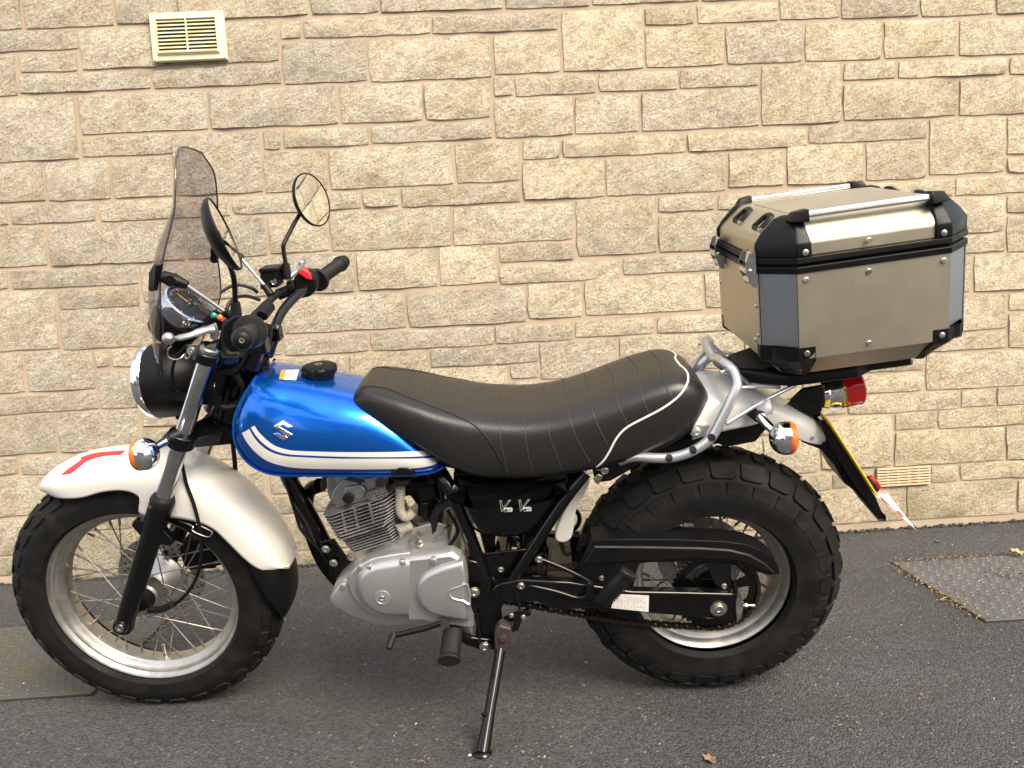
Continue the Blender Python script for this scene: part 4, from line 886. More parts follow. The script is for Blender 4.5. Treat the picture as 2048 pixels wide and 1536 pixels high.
# ---------------------------------------------------------------- indicators
def indicator(c, ax, stem, label):
    t = empty('indicator', bike); t['label'] = label; ax = Vector(ax).normalized(); r_ = .0345
    g = G(); g.lathe([(-r_*.86*cos(i*pi/20), r_*sin(i*pi/20)) for i in range(0, 11)]+[(r_*.16, r_*1.01), (r_*.22, r_*1.0)], c, ax, 40); obj('chrome_shell', g, M['chrome'], t)
    g = G(); g.lathe([(r_*.20, r_*.99), (r_*.42, r_*.965), (r_*.58, r_*.86), (r_*.70, r_*.62), (r_*.75, r_*.25), (r_*.76, 0)], c, ax, 40); 
    for k in range(4): g.lathe([(r_*(.24+.06*k), r_*(1.0-.012*k)), (r_*(.26+.06*k), r_*(1.01-.014*k)), (r_*(.28+.06*k), r_*(.98-.016*k))], c, ax, 40, loop=True)
    obj('amber_lens', g, M['amber'], t)
    g = G(); g.tube(stem, [.0125, .010, .0085][:len(stem)], 14); o = obj('stem', g, M['chrome'], t)
    k = (stem[0]-stem[1]).normalized(); g = G(); g.tube([stem[0]-k*.004, stem[0]+k*.022], [.014, .017], 14); obj('stem_boot', g, M['rub2'], t)
cN = P(289, 908, -.19); indicator(cN, (-1, -.10, 0), [P(338, 880, -.125), P(322, 888, -.145), P(303, 900, -.175)], 'front indicator on the camera side')
cF = flip(cN); indicator(cF, (-1, .1, 0), [flip(P(338, 880, -.125)), flip(P(322, 888, -.145)), flip(P(303, 900, -.175))], 'front indicator on the wall side')
g = G(); g.tube([P(362, 868, -.11), P(336, 879, -.13)], [.017, .015], 14); g.hull([P(x, y, v) for x, y in ((318, 880), (340, 858), (357, 862), (352, 890), (330, 893)) for v in (-.09, -.105)]); obj('indicator_bracket', g, M['matte'], bike, bevel=.003)
cR = P(1568, 876, -.185); indicator(cR, (1, -.06, -.02), [P(1518, 832, -.125), P(1535, 850, -.15), P(1552, 866, -.17)], 'rear indicator on the camera side')
cR2 = flip(cR); indicator(cR2, (1, .06, -.02), [flip(P(1518, 832, -.125)), flip(P(1535, 850, -.15)), flip(P(1552, 866, -.17))], 'rear indicator on the wall side')
# ================================================================== body work
def loft(stations, prof, hws, vE=None, sm=3, nprof=3, close=True, capb=True):
    """stations: (px of the ridge at v=0, px of the lower edge at v=-hw); prof: (fraction ridge->edge, sideways fraction)"""
    T = []; E_ = []; H = hws
    for (t, e), h in zip(stations, H): T.append(P(*t, 0)); E_.append(P(*e, -h*(vE or 1)))
    T = cr(T, sm); E_ = cr(E_, sm); H2 = [q.x for q in cr([Vector((h, 0, 0)) for h in H], sm)]
    pr = cr([Vector((a, b, 0)) for a, b in prof], nprof)
    R = []
    for t, e, h in zip(T, E_, H2):
        side = [Vector((t.x+(e.x-t.x)*q.x, -h*max(0, q.y), t.z+(e.z-t.z)*q.x)) for q in pr]
        R.append([flip(p) for p in side[::-1]]+side[1:])
    return R
# ---- tank
TS = [((516, 753), (524, 741)), ((493, 788), (537, 739)), ((476, 824), (552, 739)), ((470, 860), (570, 741)), ((477, 893), (592, 744)), ((500, 924), (617, 748)), ((540, 944), (648, 753)), ((600, 948), (684, 760)), ((680, 948), (724, 768)), ((760, 948), (772, 783)), ((830, 946), (815, 812)), ((875, 938), (852, 850)), ((893, 924), (880, 890))]
TH = [.072, .092, .110, .122, .130, .135, .140, .142, .142, .138, .130, .118, .100]
TPROF = [(0, 0), (.004, .22), (.02, .42), (.07, .62), (.17, .80), (.30, .91), (.46, .98), (.63, 1.0), (.80, .985), (.94, .93), (1.0, .88)]
TR = loft([(b, a) for a, b in TS], TPROF, TH, vE=.88, sm=4)
g = G(); g.rings(TR, closed=False)
# close underneath and at the ends, with the pressed seam lip
tank_ = empty('fuel_tank', bike)
g.rings([[r_[0], r_[-1]] for r_ in TR], closed=False)
g.add(TR[0], [tuple(range(len(TR[0])))]); g.add(TR[-1], [tuple(range(len(TR[-1])))])
tank = obj('tank_shell', g, M['blue'], tank_, smooth=50)
g = G()
for s in (0, -1):
    pts = [r_[s] for r_ in TR]; sg = 1 if s == 0 else -1
    ou = []
    for i, p in enumerate(pts):
        a, b = pts[max(0, i-1)], pts[min(len(pts)-1, i+1)]; t = (b-a).normalized(); n_ = Vector((-t.z, 0, t.x)) if t.x*1 > -9 else t
        n_ = Vector((t.z, 0, -t.x));  ou.append(p+n_*(-.006 if 0 else .006))
    g.rings([[p+Vector((0, sg*.0030, 0)) for p in pts], [p+Vector((0, sg*.0030, 0)) for p in ou], [p-Vector((0, sg*.0012, 0)) for p in ou], [p-Vector((0, sg*.0012, 0)) for p in pts]], closed=False)
obj('seam_flange', g, M['blue'], tank_, smooth=40, bevel=.0006)
def bvh(o):
    me = o.data; return BVHTree.FromPolygons([v.co.copy() for v in me.vertices], [tuple(p.vertices) for p in me.polygons])
def cast(tree, x, y, off=.0008, default=None):
    d = (BI.to_3x3() @ ray(x, y)).normalized(); h = tree.ray_cast(CAML, d)
    if h[0] is None: return default
    n_ = h[1]
    if n_.dot(d) > 0: n_ = -n_
    return h[0]+n_*off
def ribbon(tree, A, B, n=8, m=4, off=.0008, g=None, sm=True):
    "thin sheet laid on a surface between two traced lines"
    a = cr([Vector((x, y, 0)) for x, y in A], n); b = cr([Vector((x, y, 0)) for x, y in B], n); R = []
    for p, q in zip(a, b):
        row = []
        for k in range(m+1):
            r_ = p.lerp(q, k/m); c = cast(tree, r_.x, r_.y, off); 
            row.append(c)
        R.append(row)
    g = g or G(); vs = []; ix = {}
    for i in range(len(R)-1):
        for k in range(m):
            q = [R[i][k], R[i][k+1], R[i+1][k+1], R[i+1][k]]
            if any(c is None for c in q): continue
            mx = max((q[j]-q[(j+1) % 4]).length for j in range(4))
            if mx < .08: g.add(q, [(0, 1, 2, 3)])
    return g
def patch(tree, px, off=.001, n=24, g=None):
    "flat-printed shape laid on a surface: traced polygon filled by a fine fan of cells"
    g = g or G(); me = bmesh.new(); vs = [me.verts.new((x, y, 0)) for x, y in px]
    f = me.faces.new(vs); bmesh.ops.triangulate(me, faces=[f]); 
    for _ in range(2): bmesh.ops.subdivide_edges(me, edges=[e for e in me.edges if e.calc_length() > 7], cuts=1, use_grid_fill=True); bmesh.ops.triangulate(me, faces=me.faces[:])
    me.verts.index_update(); pts = [cast(tree, v.co.x, v.co.y, off) for v in me.verts]
    if all(p is not None for p in pts): g.add(pts, [tuple(v.index for v in f.verts) for f in me.faces])
    else:
        fs = [tuple(v.index for v in f.verts) for f in me.faces if all(pts[v.index] is not None for v in f.verts)]
        g.add([p or Vector() for p in pts], fs)
    me.free(); return g
tt = bvh(tank)
LO = [(484, 866), (494, 884), (510, 903), (532, 920), (560, 930), (600, 936), (680, 938), (760, 938), (830, 936), (868, 929), (884, 918)]
UP = [(499, 858), (508, 874), (522, 890), (541, 903), (566, 911), (600, 914), (680, 917), (760, 917), (830, 917), (868, 916), (886, 915)]
g = ribbon(tt, LO, UP); obj('wide_stripe', g, M['stripe'], tank_, smooth=60)
LO2 = [(502, 855), (512, 871), (526, 886), (545, 899), (570, 907), (602, 910), (680, 913), (760, 914), (830, 913), (866, 911), (880, 909)]
UP2 = [(509, 851), (519, 865), (533, 879), (550, 891), (574, 899), (604, 902), (680, 904), (760, 904), (820, 903), (850, 902), (868, 902)]
g = ribbon(tt, LO2, UP2); obj('narrow_stripe', g, M['stripe'], tank_, smooth=60)
g = ribbon(tt, UP, LO2, off=.0006); obj('pinstripe', g, M['dblue'], tank_, smooth=60)
LO3 = [(479, 868), (490, 889), (506, 908), (530, 925), (558, 935), (600, 941), (680, 943), (760, 943), (830, 941), (870, 934), (888, 922)]
g = ribbon(tt, LO3, LO, off=.0005); obj('pinstripe', g, M['dblue'], tank_, smooth=60)
# emblem: raised chrome letter form
EM = [(568, 840), (588, 852), (574, 853), (573, 856), (587, 868), (568, 881), (547, 869), (560, 866), (563, 865), (547, 853)]
def raised(tree, px, h, g=None, bevel_in=.35):
    g = g or G(); n = len(px); cxm = sum(p[0] for p in px)/n; cym = sum(p[1] for p in px)/n
    base = [cast(tree, x, y, 0) for x, y in px]
    if any(b is None for b in base): return g
    top = [cast(tree, x, y, h) for x, y in px]
    me = bmesh.new(); vb = [me.verts.new(p) for p in base]; vt = [me.verts.new(p) for p in top]
    for i in range(n): me.faces.new((vb[i], vb[(i+1) % n], vt[(i+1) % n], vt[i]))
    f = me.faces.new(vt); bmesh.ops.triangulate(me, faces=[f]); me.verts.index_update()
    g.add([v.co.copy() for v in me.verts], [tuple(v.index for v in f.verts) for f in me.faces]); me.free(); return g
S_top = [(567, 840), (587, 852), (578, 855), (572, 852), (566, 851), (588, 869), (582, 872), (556, 854), (547, 852)]
S_bot = [(569, 881), (547, 869), (555, 866), (562, 869), (568, 870), (560, 864), (566, 860), (588, 869)]
g = G(); raised(tt, [(547.3, 851.6), (567.2, 840), (586.7, 853.5), (577.3, 855.4), (566.9, 849.1), (559.3, 853.2), (586.4, 868.4), (576.6, 874.3)], .0035, g)
raised(tt, [(567.8, 880.8), (546.7, 866.8), (556.5, 865.2), (567.2, 872.1), (570.8, 870), (580.5, 872.5)][:5]+[(577, 875)], .0035, g)
obj('tank_emblem', g, M['chrome'], tank_, smooth=20, bevel=.0008)
# filler cap: scalloped black knob
fcn = P(640, 752, 0)
g = G(); N = 96; R = []
for d, k in ((-.012, .030), (.004, .034), (.008, .0395), (.020, .0405), (.025, .038), (.0275, .031), (.028, .012), (.0265, .010)):
    R.append([fcn+Vector(((k*(1-(.10*max(0, cos(8*a))**2 if k > .036 else 0)))*cos(a), k*(1-(.10*max(0, cos(8*a))**2 if k > .036 else 0))*sin(a), d)) for a in [2*pi*j/N for j in range(N)]])
g.rings(R); fc_ = obj('filler_cap', g, M['matte'], tank_, smooth=30)
g = G(); g.lathe([(.024, .0095), (.0285, .0095), (.029, .008)], fcn, (0, 0, 1), 20); g.box(fcn+Vector((0, 0, .0295)), (.004, .0012, .0006)); obj('cap_lock', g, M['stan'], fc_)
g = G(); patch(tt, [(563, 741), (598, 740), (592, 761), (558, 759)], .0010, g=g); obj('warning_label', g, M['paper'], tank_, smooth=0)
g = G(); patch(tt, [(563, 741), (573, 741), (567, 760), (558, 759)], .0014, g=g); obj('label_mark', g, M['orange'], tank_, smooth=0)
g = G()
for k in range(5): y = 744+k*3.2; patch(tt, [(577-k, y), (592-k, y-.6), (592-k, y+.4), (577-k, y+1)], .0014, g=g)
obj('label_print', g, M['ink'], tank_, smooth=0)
# ---- seat
SS = [((713, 795), (712, 812)), ((720, 768), (720, 830)), ((743, 752), (747, 846)), ((790, 757), (800, 872)), ((840, 768), (850, 900)), ((890, 781), (900, 930)), ((945, 791), (950, 949)), ((1000, 796), (1003, 954)), ((1060, 796), (1063, 954)), ((1120, 787), (1122, 948)), ((1180, 769), (1180, 938)), ((1240, 746), (1240, 924)), ((1290, 729), (1290, 908)), ((1335, 720), (1335, 890)), ((1368, 727), (1368, 870)), ((1390, 745), (1390, 847)), ((1404, 770), (1404, 823)), ((1408, 790), (1408, 802))]
SH = [.060, .088, .108, .125, .137, .145, .150, .152, .152, .152, .152, .152, .150, .146, .136, .118, .088, .055]
SP = [(0, 0), (.003, .30), (.012, .55), (.045, .76), (.12, .90), (.26, .97), (.48, 1.0), (.72, 1.0), (.90, .975), (.97, .93), (1.0, .86)]
SR = loft(SS, SP, SH, vE=.9, sm=4)
g = G(); g.rings(SR, closed=False); g.rings([[r_[0], r_[-1]] for r_ in SR], closed=False); g.add(SR[0], [tuple(range(len(SR[0])))]); g.add(SR[-1], [tuple(range(len(SR[-1])))])
seat_ = empty('seat', bike)
seat = obj('seat_cover', g, M['seat'], seat_, smooth=60)
ts = bvh(seat)
def seam(tree, px, r_, off=0.0, n=8):
    o = []
    for p in cr([Vector((x, y, 0)) for x, y in px], n):
        c = cast(tree, p.x, p.y, off)
        if c is not None: o.append(c)
    return o
pp = seam(ts, [(1360, 731), (1369, 738), (1376, 750), (1374, 768), (1358, 792), (1325, 817), (1285, 838), (1252, 856), (1232, 878), (1218, 905), (1203, 926), (1185, 938)], .002)
for _ in range(6): pp = [pp[0]]+[(pp[i-1]+pp[i]*2+pp[i+1])/4 for i in range(1, len(pp)-1)]+[pp[-1]]
first = pp[0]
def top_of(tree, u, v):
    h = tree.ray_cast(Vector((u, v, 2)), Vector((0, 0, -1))); return h[0] if h[0] is not None else Vector((u, v, .85))
ux = first.x-.003; over = [Vector((first.x+(ux-first.x)*(1-q*q), first.y*q, 0)) for q in (.72, .4, 0)]
over = [top_of(ts, q.x, q.y)+Vector((0, 0, .0015)) for q in over]
g = G(); g.tube([flip(p) for p in pp[::-1]]+[flip(q) for q in over[:2]]+[over[2]]+over[:2][::-1]+pp, .0024, 10); obj('piping', g, M['pipe'], seat_)
M['groove'] = mat('pressed_seam', (.024, .023, .021), .6)
tops = [770, 816, 862, 911, 955, 999, 1045, 1089, 1131, 1177, 1226, 1275, 1321]
ridge = lambda x: next(b[1]+(a[1]-b[1])*(x-b[0])/(a[0]-b[0]) for a, b in zip([s[0] for s in SS][1:], [s[0] for s in SS]) if b[0] <= x <= a[0])
ends = [(765, 776), (811, 793), (857, 810), (906, 829), (953, 855), (1014, 945), (1066, 952), (1124, 940), (1180, 925), (1215, 890), (1255, 850), (1298, 829), (1346, 799)]
g = G()
for i, x in enumerate(tops):
    ex, ey = ends[i]; y0 = ridge(x)
    if i < 5: px = [(x, y0+3), ((x+ex)/2, (y0+ey)/2), (ex, ey)]
    else:
        k = [0, .0, .0, .0, .0, 3, 6, 8, 10, 8, 5, 3, 3][i]; px = [(x, y0+3), (x+(ex-x)*.12, y0+(ey-y0)*.3), (x+(ex-x)*.40, y0+(ey-y0)*.62), (ex, ey)]
        if i == 5: px = [(x, y0+3), (x, y0+50), (1001, 880), (1008, 915), (ex, ey)]
    c = seam(ts, px, .001, -.0006)
    if len(c) > 2:
        f0 = c[0]; full = [flip(p) for p in c[::-1]]+[Vector((f0.x, f0.y*t, f0.z+.002)) for t in (-.5, 0, .5)][::-1][::-1]+c
        full = [flip(p) for p in c[::-1]]+[top_of(ts, f0.x, f0.y*q)-Vector((0, 0, .0004)) for q in (-.8, -.5, 0, .5, .8)]+c
        g.tube(full, .0016, 6)
obj('pressed_ribs', g, M['groove'], seat_)
c = seam(ts, [(713, 790), (722, 777), (742, 773), (775, 778), (815, 794), (860, 811), (910, 831), (950, 852), (980, 884), (1000, 920), (1016, 950)], .001, .0)
g = G(); g.tube(c, .0018, 8); g.tube([flip(p) for p in c], .0018, 8); obj('front_seam', g, M['rub2'], seat_)
g = G(); g.tube([r_[-2] for r_ in SR][2:-3], .004, 8); g.tube([r_[1] for r_ in SR][2:-3], .004, 8); obj('seat_rim', g, M['rub2'], seat_)
# ---- front mudguard
FS = [((89, 972), (90, 978)), ((94, 953), (99, 990)), ((116, 930), (122, 997)), ((160, 912), (162, 996)), ((215, 903), (207, 984)), ((262, 901), (250, 982)), ((300, 902), (279, 996)), ((340, 906), (281, 1030)), ((385, 914), (345, 1036)), ((420, 930), (388, 1043)), ((455, 952), (425, 1058)), ((490, 978), (455, 1085)), ((520, 1008), (482, 1112)), ((548, 1042), (506, 1132)), ((570, 1080), (528, 1141)), ((582, 1110), (556, 1138)), ((586, 1124), (578, 1128))]
FH = [.030, .055, .074, .083, .087, .088, .088, .088, .088, .088, .088, .087, .086, .084, .078, .062, .036]
FP = [(0, 0), (.01, .25), (.05, .48), (.14, .70), (.30, .88), (.50, .97), (.75, 1.0), (1.0, 1.0)]
fm = empty('front_mudguard', bike)
FR = loft(FS, FP, FH, sm=4)
g = G(); g.rings(FR, closed=False); fend = obj('mudguard_shell', g, M['white'], fm, smooth=60, solid=.003)
FS2 = [((560, 1062), (502, 1130)), ((578, 1098), (510, 1150)), ((590, 1145), (526, 1178)), ((593, 1180), (540, 1200)), ((586, 1208), (555, 1218)), ((572, 1227), (567, 1227))]
R = loft(FS2, FP, [.078, .080, .079, .074, .060, .030], sm=4); g = G(); g.rings([[Vector((p.x-.004, p.y, p.z-.004)) for p in r_] for r_ in R], closed=False); obj('mud_flap', g, M['matte'], fm, smooth=60, solid=.003)
tf = bvh(fend)
g = G(); ribbon(tf, [(98, 972), (120, 963), (145, 953), (175, 945), (205, 945), (236, 944), (262, 930)], [(104, 950), (130, 929), (158, 915), (185, 908), (215, 904.5), (240, 903.5), (262, 903.5)], n=5, m=8, off=.0012, g=g); obj('learner_sheet', g, M['lwhite'], fm, smooth=60)
g = G(); ribbon(tf, [(122, 951), (138, 938), (157, 925), (172, 914)], [(143, 948), (159, 936), (172, 925), (182, 917)], n=4, m=4, off=.0022, g=g)
ribbon(tf, [(160, 917), (180, 910), (205, 905.5), (252, 902.5)], [(172, 924), (190, 918), (212, 913), (241, 911)], n=4, m=3, off=.0022, g=g); obj('learner_letter', g, M['red'], fm, smooth=60)
# ---- rear mudguard, tail, number plate
RS = [((1370, 765), (1385, 880)), ((1405, 752), (1425, 868)), ((1440, 752), (1460, 860)), ((1480, 760), (1495, 853)), ((1530, 779), (1532, 846)), ((1575, 803), (1568, 864)), ((1610, 822), (1602, 881)), ((1638, 843), (1632, 889)), ((1656, 868), (1652, 888)), ((1661, 882), (1660, 885))]
R = loft(RS, FP, [.118, .116, .112, .104, .092, .080, .070, .058, .038, .015], sm=4); rm = empty('rear_mudguard', bike)
g = G(); g.rings(R, closed=False); obj('mudguard_shell', g, M['white'], rm, smooth=60, solid=.003)
each('mudguard_bolt', [bolt(P(1622, 875, -.062), .006), bolt(P(1657, 855, -.045), .006), bolt(P(1541, 818, -.1), .005)], M['steel'], rm)
g = G(); g.rings([[Vector((q.x, s*h_, q.z)) for q in U([(1600, 882), (1655, 884), (1668, 903), (1690, 948), (1722, 992), (1748, 1012), (1771, 1030), (1771, 1040), (1756, 1041), (1735, 1012), (1712, 982), (1688, 966), (1668, 930), (1640, 897)], -.05)] for s, h_ in ((-1, .050), (-1, .058), (1, .058), (1, .050))]); obj('tail_extension', g, M['matte'], rm, bevel=.004)
g = G(); g.prism(U([(1640, 840), (1662, 855), (1698, 905), (1752, 995), (1768, 1032), (1758, 1038), (1728, 1002), (1692, 950), (1655, 888)], -.052), (0, .104, 0)); obj('plate_holder', g, M['gloss'], rm, bevel=.003)
pl0, pl1 = P(1659, 846, -.09), P(1753, 992, -.09)
nn = (pl1-pl0).normalized(); nrm_ = Vector((-nn.z, 0, nn.x)) ; nrm_ = nrm_ if nrm_.x > 0 else -nrm_
g = G(); g.box((pl0+pl1)/2+Vector((0, .04, 0))+nrm_*.002, ((pl1-pl0).length/2, .0015, .108) if 0 else ((pl1-pl0).length/2, .040, .0016), (nn, (0, 1, 0), nrm_)); obj('number_plate', g, M['yellow'], rm, bevel=.0004)
g = G(); a = pl1-nn*.012+Vector((0, .03, 0))+nrm_*.008; g.box(a, (.013, .018, .006), (nn, (0, 1, 0), nrm_)); rf = obj('reflector_base', g, M['rub2'], rm, bevel=.002)
g = G(); g.box(a+nrm_*.009, (.012, .017, .0045), (nn, (0, 1, 0), nrm_)); obj('red_reflector', g, M['redl'], rf, bevel=.002)
# learner plate hanging off the tail, almost edge-on from here
A0, A1 = P(1752, 990, -.06), P(1834, 1060, -.03); dv = (BI.to_3x3() @ ray(1790, 1020)).normalized()
B0, B1 = P(1758, 1001, -.06)+dv*.13, P(1834.5, 1061.5, -.03)+dv*.13
B0b = P(1774, 985, -.06)+dv*.14
g = G(); g.add([A0, A1, B1, B0b], [(0, 1, 2, 3)]); obj('learner_plate', g, M['lwhite'], rm, smooth=0, solid=.0012)
tp_ = dv.normalized()
def onpl(u, v_): return (A0*(1-u)+A1*u)*(1-v_)+(B0b*(1-u)+B1*u)*v_-Vector((0, .0, 0))
nn2 = (A1-A0).cross(B1-A0).normalized(); nn2 = nn2 if nn2.dot(dv) < 0 else -nn2
g = G(); g.add([onpl(*q)+nn2*.0008 for q in ((.05, .12), (.62, .12), (.62, .30), (.05, .30))], [(0, 1, 2, 3)]); g.add([onpl(*q)+nn2*.0008 for q in ((.45, .3), (.62, .3), (.62, .75), (.45, .75))], [(0, 1, 2, 3)]); obj('learner_letter', g, M['red'], rm, smooth=0)
# tail lamp
tl = empty('tail_lamp', bike); a = P(1615, 800, 0); ax = (P(1722, 780, 0)-P(1640, 795, 0)).normalized()
g = G(); g.hull([P(x, y, v) for x, y in ((1578, 800), (1605, 775), (1650, 768), (1650, 800), (1640, 832), (1625, 836), (1595, 822)) for v in (-.035, .035)]); obj('lamp_bracket', g, M['gloss'], tl, bevel=.006)
lb = P(1645, 787, 0)
k = (P(1722, 780, 0)-lb).length
g = G(); g.lathe([(-.006, .032), (.004, .036), (.010, .034), (.018, .037), (k*.36, .038), (k*.42, .0385)], lb, ax, 40); obj('chrome_body', g, M['chrome'], tl)
g = G(); g.lathe([(k*.40, .0385), (k*.42, .0405), (k*.46, .0405), (k*.47, .039)], lb, ax, 40); obj('lens_clear_band', g, mat('yellowish_reflector', (.5, .42, .08), .15, .8), tl)
g = G(); g.lathe([(k*.47, .0395), (k*.49, .0405), (k*.94, .0395), (k*.985, .036), (k*1.0, .030), (k*1.01, 0)], lb, ax, 40); obj('red_lens', g, M['redl'], tl)
# ---- side panel with the model name
sp_ = empty('side_panel', bike)
g = G(); LA = cr(U([(916, 956), (935, 968), (960, 974), (1010, 973), (1060, 964), (1105, 950), (1134, 939)], -.128), 4); LB = cr(U([(912, 948), (935, 956), (960, 960), (1010, 958), (1060, 951), (1105, 941), (1132, 932)], -.100), 4)
g.rings([[a, a.lerp(b, .35)+Vector((0, 0, .004)), a.lerp(b, .7)+Vector((0, 0, .004)), b, b-Vector((0, 0, .02)), a-Vector((0, -.004, .02))] for a, b in zip(LA, LB)]); obj('panel_ledge', g, M['gloss'], sp_, smooth=60)
SPX = [(908, 950), (925, 965), (960, 975), (1010, 974), (1060, 966), (1105, 952), (1135, 940), (1128, 970), (1105, 1005), (1080, 1040), (1055, 1058), (1010, 1064), (960, 1056), (940, 1038), (925, 1005), (913, 975)]
g = pillow(SPX, -.085, [(0, -.06), (0, .018), (.003, .028), (.010, .038), (.020, .044), (.030, .047)], sm=2); sidep = obj('panel', g, M['gloss'], sp_, smooth=60)
def flat_text(parent, txt, px, v, size, m, name, ext=.0004, shear=0.0, offset=0.0, squash=1.0):
    c_ = bpy.data.curves.new('t', 'FONT'); c_.body = txt; c_.size = size; c_.extrude = ext; c_.offset = offset; c_.shear = shear; c_.space_character = .92
    o = bpy.data.objects.new('t', c_); sc.collection.objects.link(o); me = o.evaluated_get(bpy.context.evaluated_depsgraph_get()).to_mesh(); q = P(*px, v); g = G()
    g.add([q+Vector((w_.co.x*squash, -w_.co.z, w_.co.y)) for w_ in me.vertices], [tuple(p.vertices) for p in me.polygons]); o.evaluated_get(bpy.context.evaluated_depsgraph_get()).to_mesh_clear(); bpy.data.objects.remove(o)
    return obj(name, g, m, parent, smooth=0)
for dx in (0, 38):
    flat_text(sp_, 'V', (993+dx, 1023-dx*.03), -.1325, .038, M['silv'], 'model_name_letter', .0006, .35, .0009)
    flat_text(sp_, 'V', (994.5+dx, 1021.5-dx*.03), -.1333, .033, M['gloss'], 'model_name_letter', .0003, .35, -.0005)
    flat_text(sp_, 'an', (1008+dx, 1023-dx*.03), -.1342, .0165, M['paper'], 'model_name_letter', .0006, .1, .0010, 1.25)
    flat_text(sp_, 'an', (1008+dx, 1023-dx*.03), -.1352, .0165, M['ink'], 'model_name_letter', .0003, .1, -.0004, 1.25)
g = G(); g.bolt(P(1112, 974, -.128), .0055); obj('panel_screw', g, M['steel'], sp_)
# black mass behind: airbox, battery box, inner guard
g = G(); g.prism(U([(905, 948), (1170, 938), (1120, 1000), (1085, 1062), (1068, 1085), (1045, 1096), (1050, 1060), (990, 1062), (990, 1098), (975, 1096), (950, 1045)], -.08), (0, .16, 0)); obj('airbox', g, M['matte'], bike, bevel=.004)
g = G(); g.prism(U([(1290, 905), (1400, 868), (1500, 850), (1545, 845), (1512, 884), (1450, 896), (1438, 888), (1370, 900), (1300, 918)], -.075), (0, .15, 0)); obj('inner_guard', g, M['matte'], bike, bevel=.004)
g = G(); g.prism(U([(890, 935), (960, 950), (1060, 952), (1180, 936), (1300, 900), (1390, 860), (1300, 840), (1000, 900)], -.10), (0, .20, 0)); obj('seat_base', g, M['matte'], bike, bevel=.004)
R = [[P(x, y, v) for v in (-.075, -.03, .02, .07)] for x, y in ((1190, 940), (1172, 965), (1150, 1000), (1132, 1035), (1120, 1065), (1117, 1082))]
g = G(); g.prism(cr(U([(1163, 957), (1180, 962), (1168, 992), (1152, 1022), (1147, 1060), (1141, 1079), (1126, 1086), (1111, 1080), (1112, 1060), (1130, 1018)], -.062), 3, True), (0, .124, 0)); obj('inner_mudguard', g, M['white'], rm, bevel=.005, seg=3)
# ---- frame
g = G()
g.tube(cr([P(878, 940, -.06), P(893, 965, -.085), P(915, 1010, -.10), (P(945, 1090, -.10)), P(968, 1150, -.10), P(985, 1195, -.095), P(988, 1230, -.09), P(990, 1290, -.085)], 5), .0165, 16)
obj('frame_tube', g, M['gloss'], bike)
g = G(); g.tube(cr([P(1172, 945, -.105), P(1140, 985, -.115), P(1095, 1050, -.12), P(1045, 1130, -.12), P(1005, 1190, -.11), P(990, 1215, -.10)], 5), .0135, 16); obj('frame_tube', g, M['gloss'], bike)
g = G(); g.tube(cr([flip(P(1172, 945, -.105)), flip(P(1095, 1050, -.12)), flip(P(990, 1215, -.10))], 5), .0135, 12); g.tube(cr([flip(P(893, 965, -.085)), flip(P(945, 1090, -.10)), flip(P(988, 1230, -.09))], 5), .0165, 12); obj('frame_tube', g, M['gloss'], bike)
g = G(); g.tube(cr([s0+Vector((.02, 0, .0)), P(560, 920, 0), P(580, 960, 0), P(630, 1050, 0), P(680, 1150, 0)], 6), .019, 18); g.hull([P(x, y, v) for x, y in ((560, 935), (600, 935), (603, 955), (565, 955)) for v in (-.03, .03)]); obj('down_tube', g, M['gloss'], bike)
g = G(); g.tube(cr([s1+Vector((.02, 0, -.02)), P(560, 880, 0), P(700, 890, 0), P(860, 915, 0), P(1100, 900, 0), P(1350, 860, 0)], 6), .022, 12); obj('backbone', g, M['gloss'], bike)
g = G()
for v in (-.045, .035): g.prism(U([(640, 1085), (668, 1078), (690, 1110), (712, 1130), (700, 1145), (672, 1165), (665, 1130)], v), (0, .006, 0))
obj('engine_mount', g, M['gloss'], bike, bevel=.002)
g = G(); 
each('mount_bolt', [bolt(P(x, y, -.052), .0085) for x, y in ((652, 1098), (667, 1126), (702, 1114))], M['steel'], bike)
g = G(); g.prism(U([(935, 1120), (955, 1125), (985, 1180), (1000, 1200), (1010, 1290), (975, 1300), (950, 1285), (952, 1250), (938, 1200)], -.12), (0, .02, 0)); g.prism(U([(960, 1108), (1055, 1098), (1050, 1115), (1020, 1165), (1000, 1160), (970, 1150)], -.10), (0, .008, 0)); obj('pivot_plate', g, M['gloss'], bike, bevel=.003)
g = G()
each('pivot_bolt', [bolt(P(x, y, -.135), r_) for x, y, r_ in ((949, 1184, .0105), (1078, 1119, .0075), (1042, 1172, .0075), (1002, 1139, .006), (970, 1293, .011))], M['steel'], bike)
g = G(); g.prism(U([(905, 1262), (920, 1268), (940, 1275), (962, 1278), (985, 1280), (985, 1300), (965, 1302), (930, 1290), (915, 1280)], -.128), (0, .012, 0)); obj('peg_hanger', g, M['gloss'], bike, bevel=.003)
# seat lock and tube bits
g = G(); g.prism(U([(1185, 940), (1290, 905), (1300, 918), (1222, 962), (1200, 965), (1188, 955)], -.11), (0, .02, 0)); obj('seat_rail', g, M['gloss'], bike, bevel=.002)
g = G(); g.lathe([(0, .0085), (.006, .0085), (.007, .007), (.005, .006)], P(1209, 940, -.118), (0, -1, 0), 24); g.box(P(1209, 940, -.124), (.001, .0015, .004)); obj('helmet_lock', g, M['steel'], bike)
g = G(); g.hull([P(x, y, v) for x, y in ((1186, 957), (1196, 948), (1206, 952), (1198, 968), (1190, 966)) for v in (-.11, -.125)]); obj('lock_tongue', g, M['steel'], bike, bevel=.001)
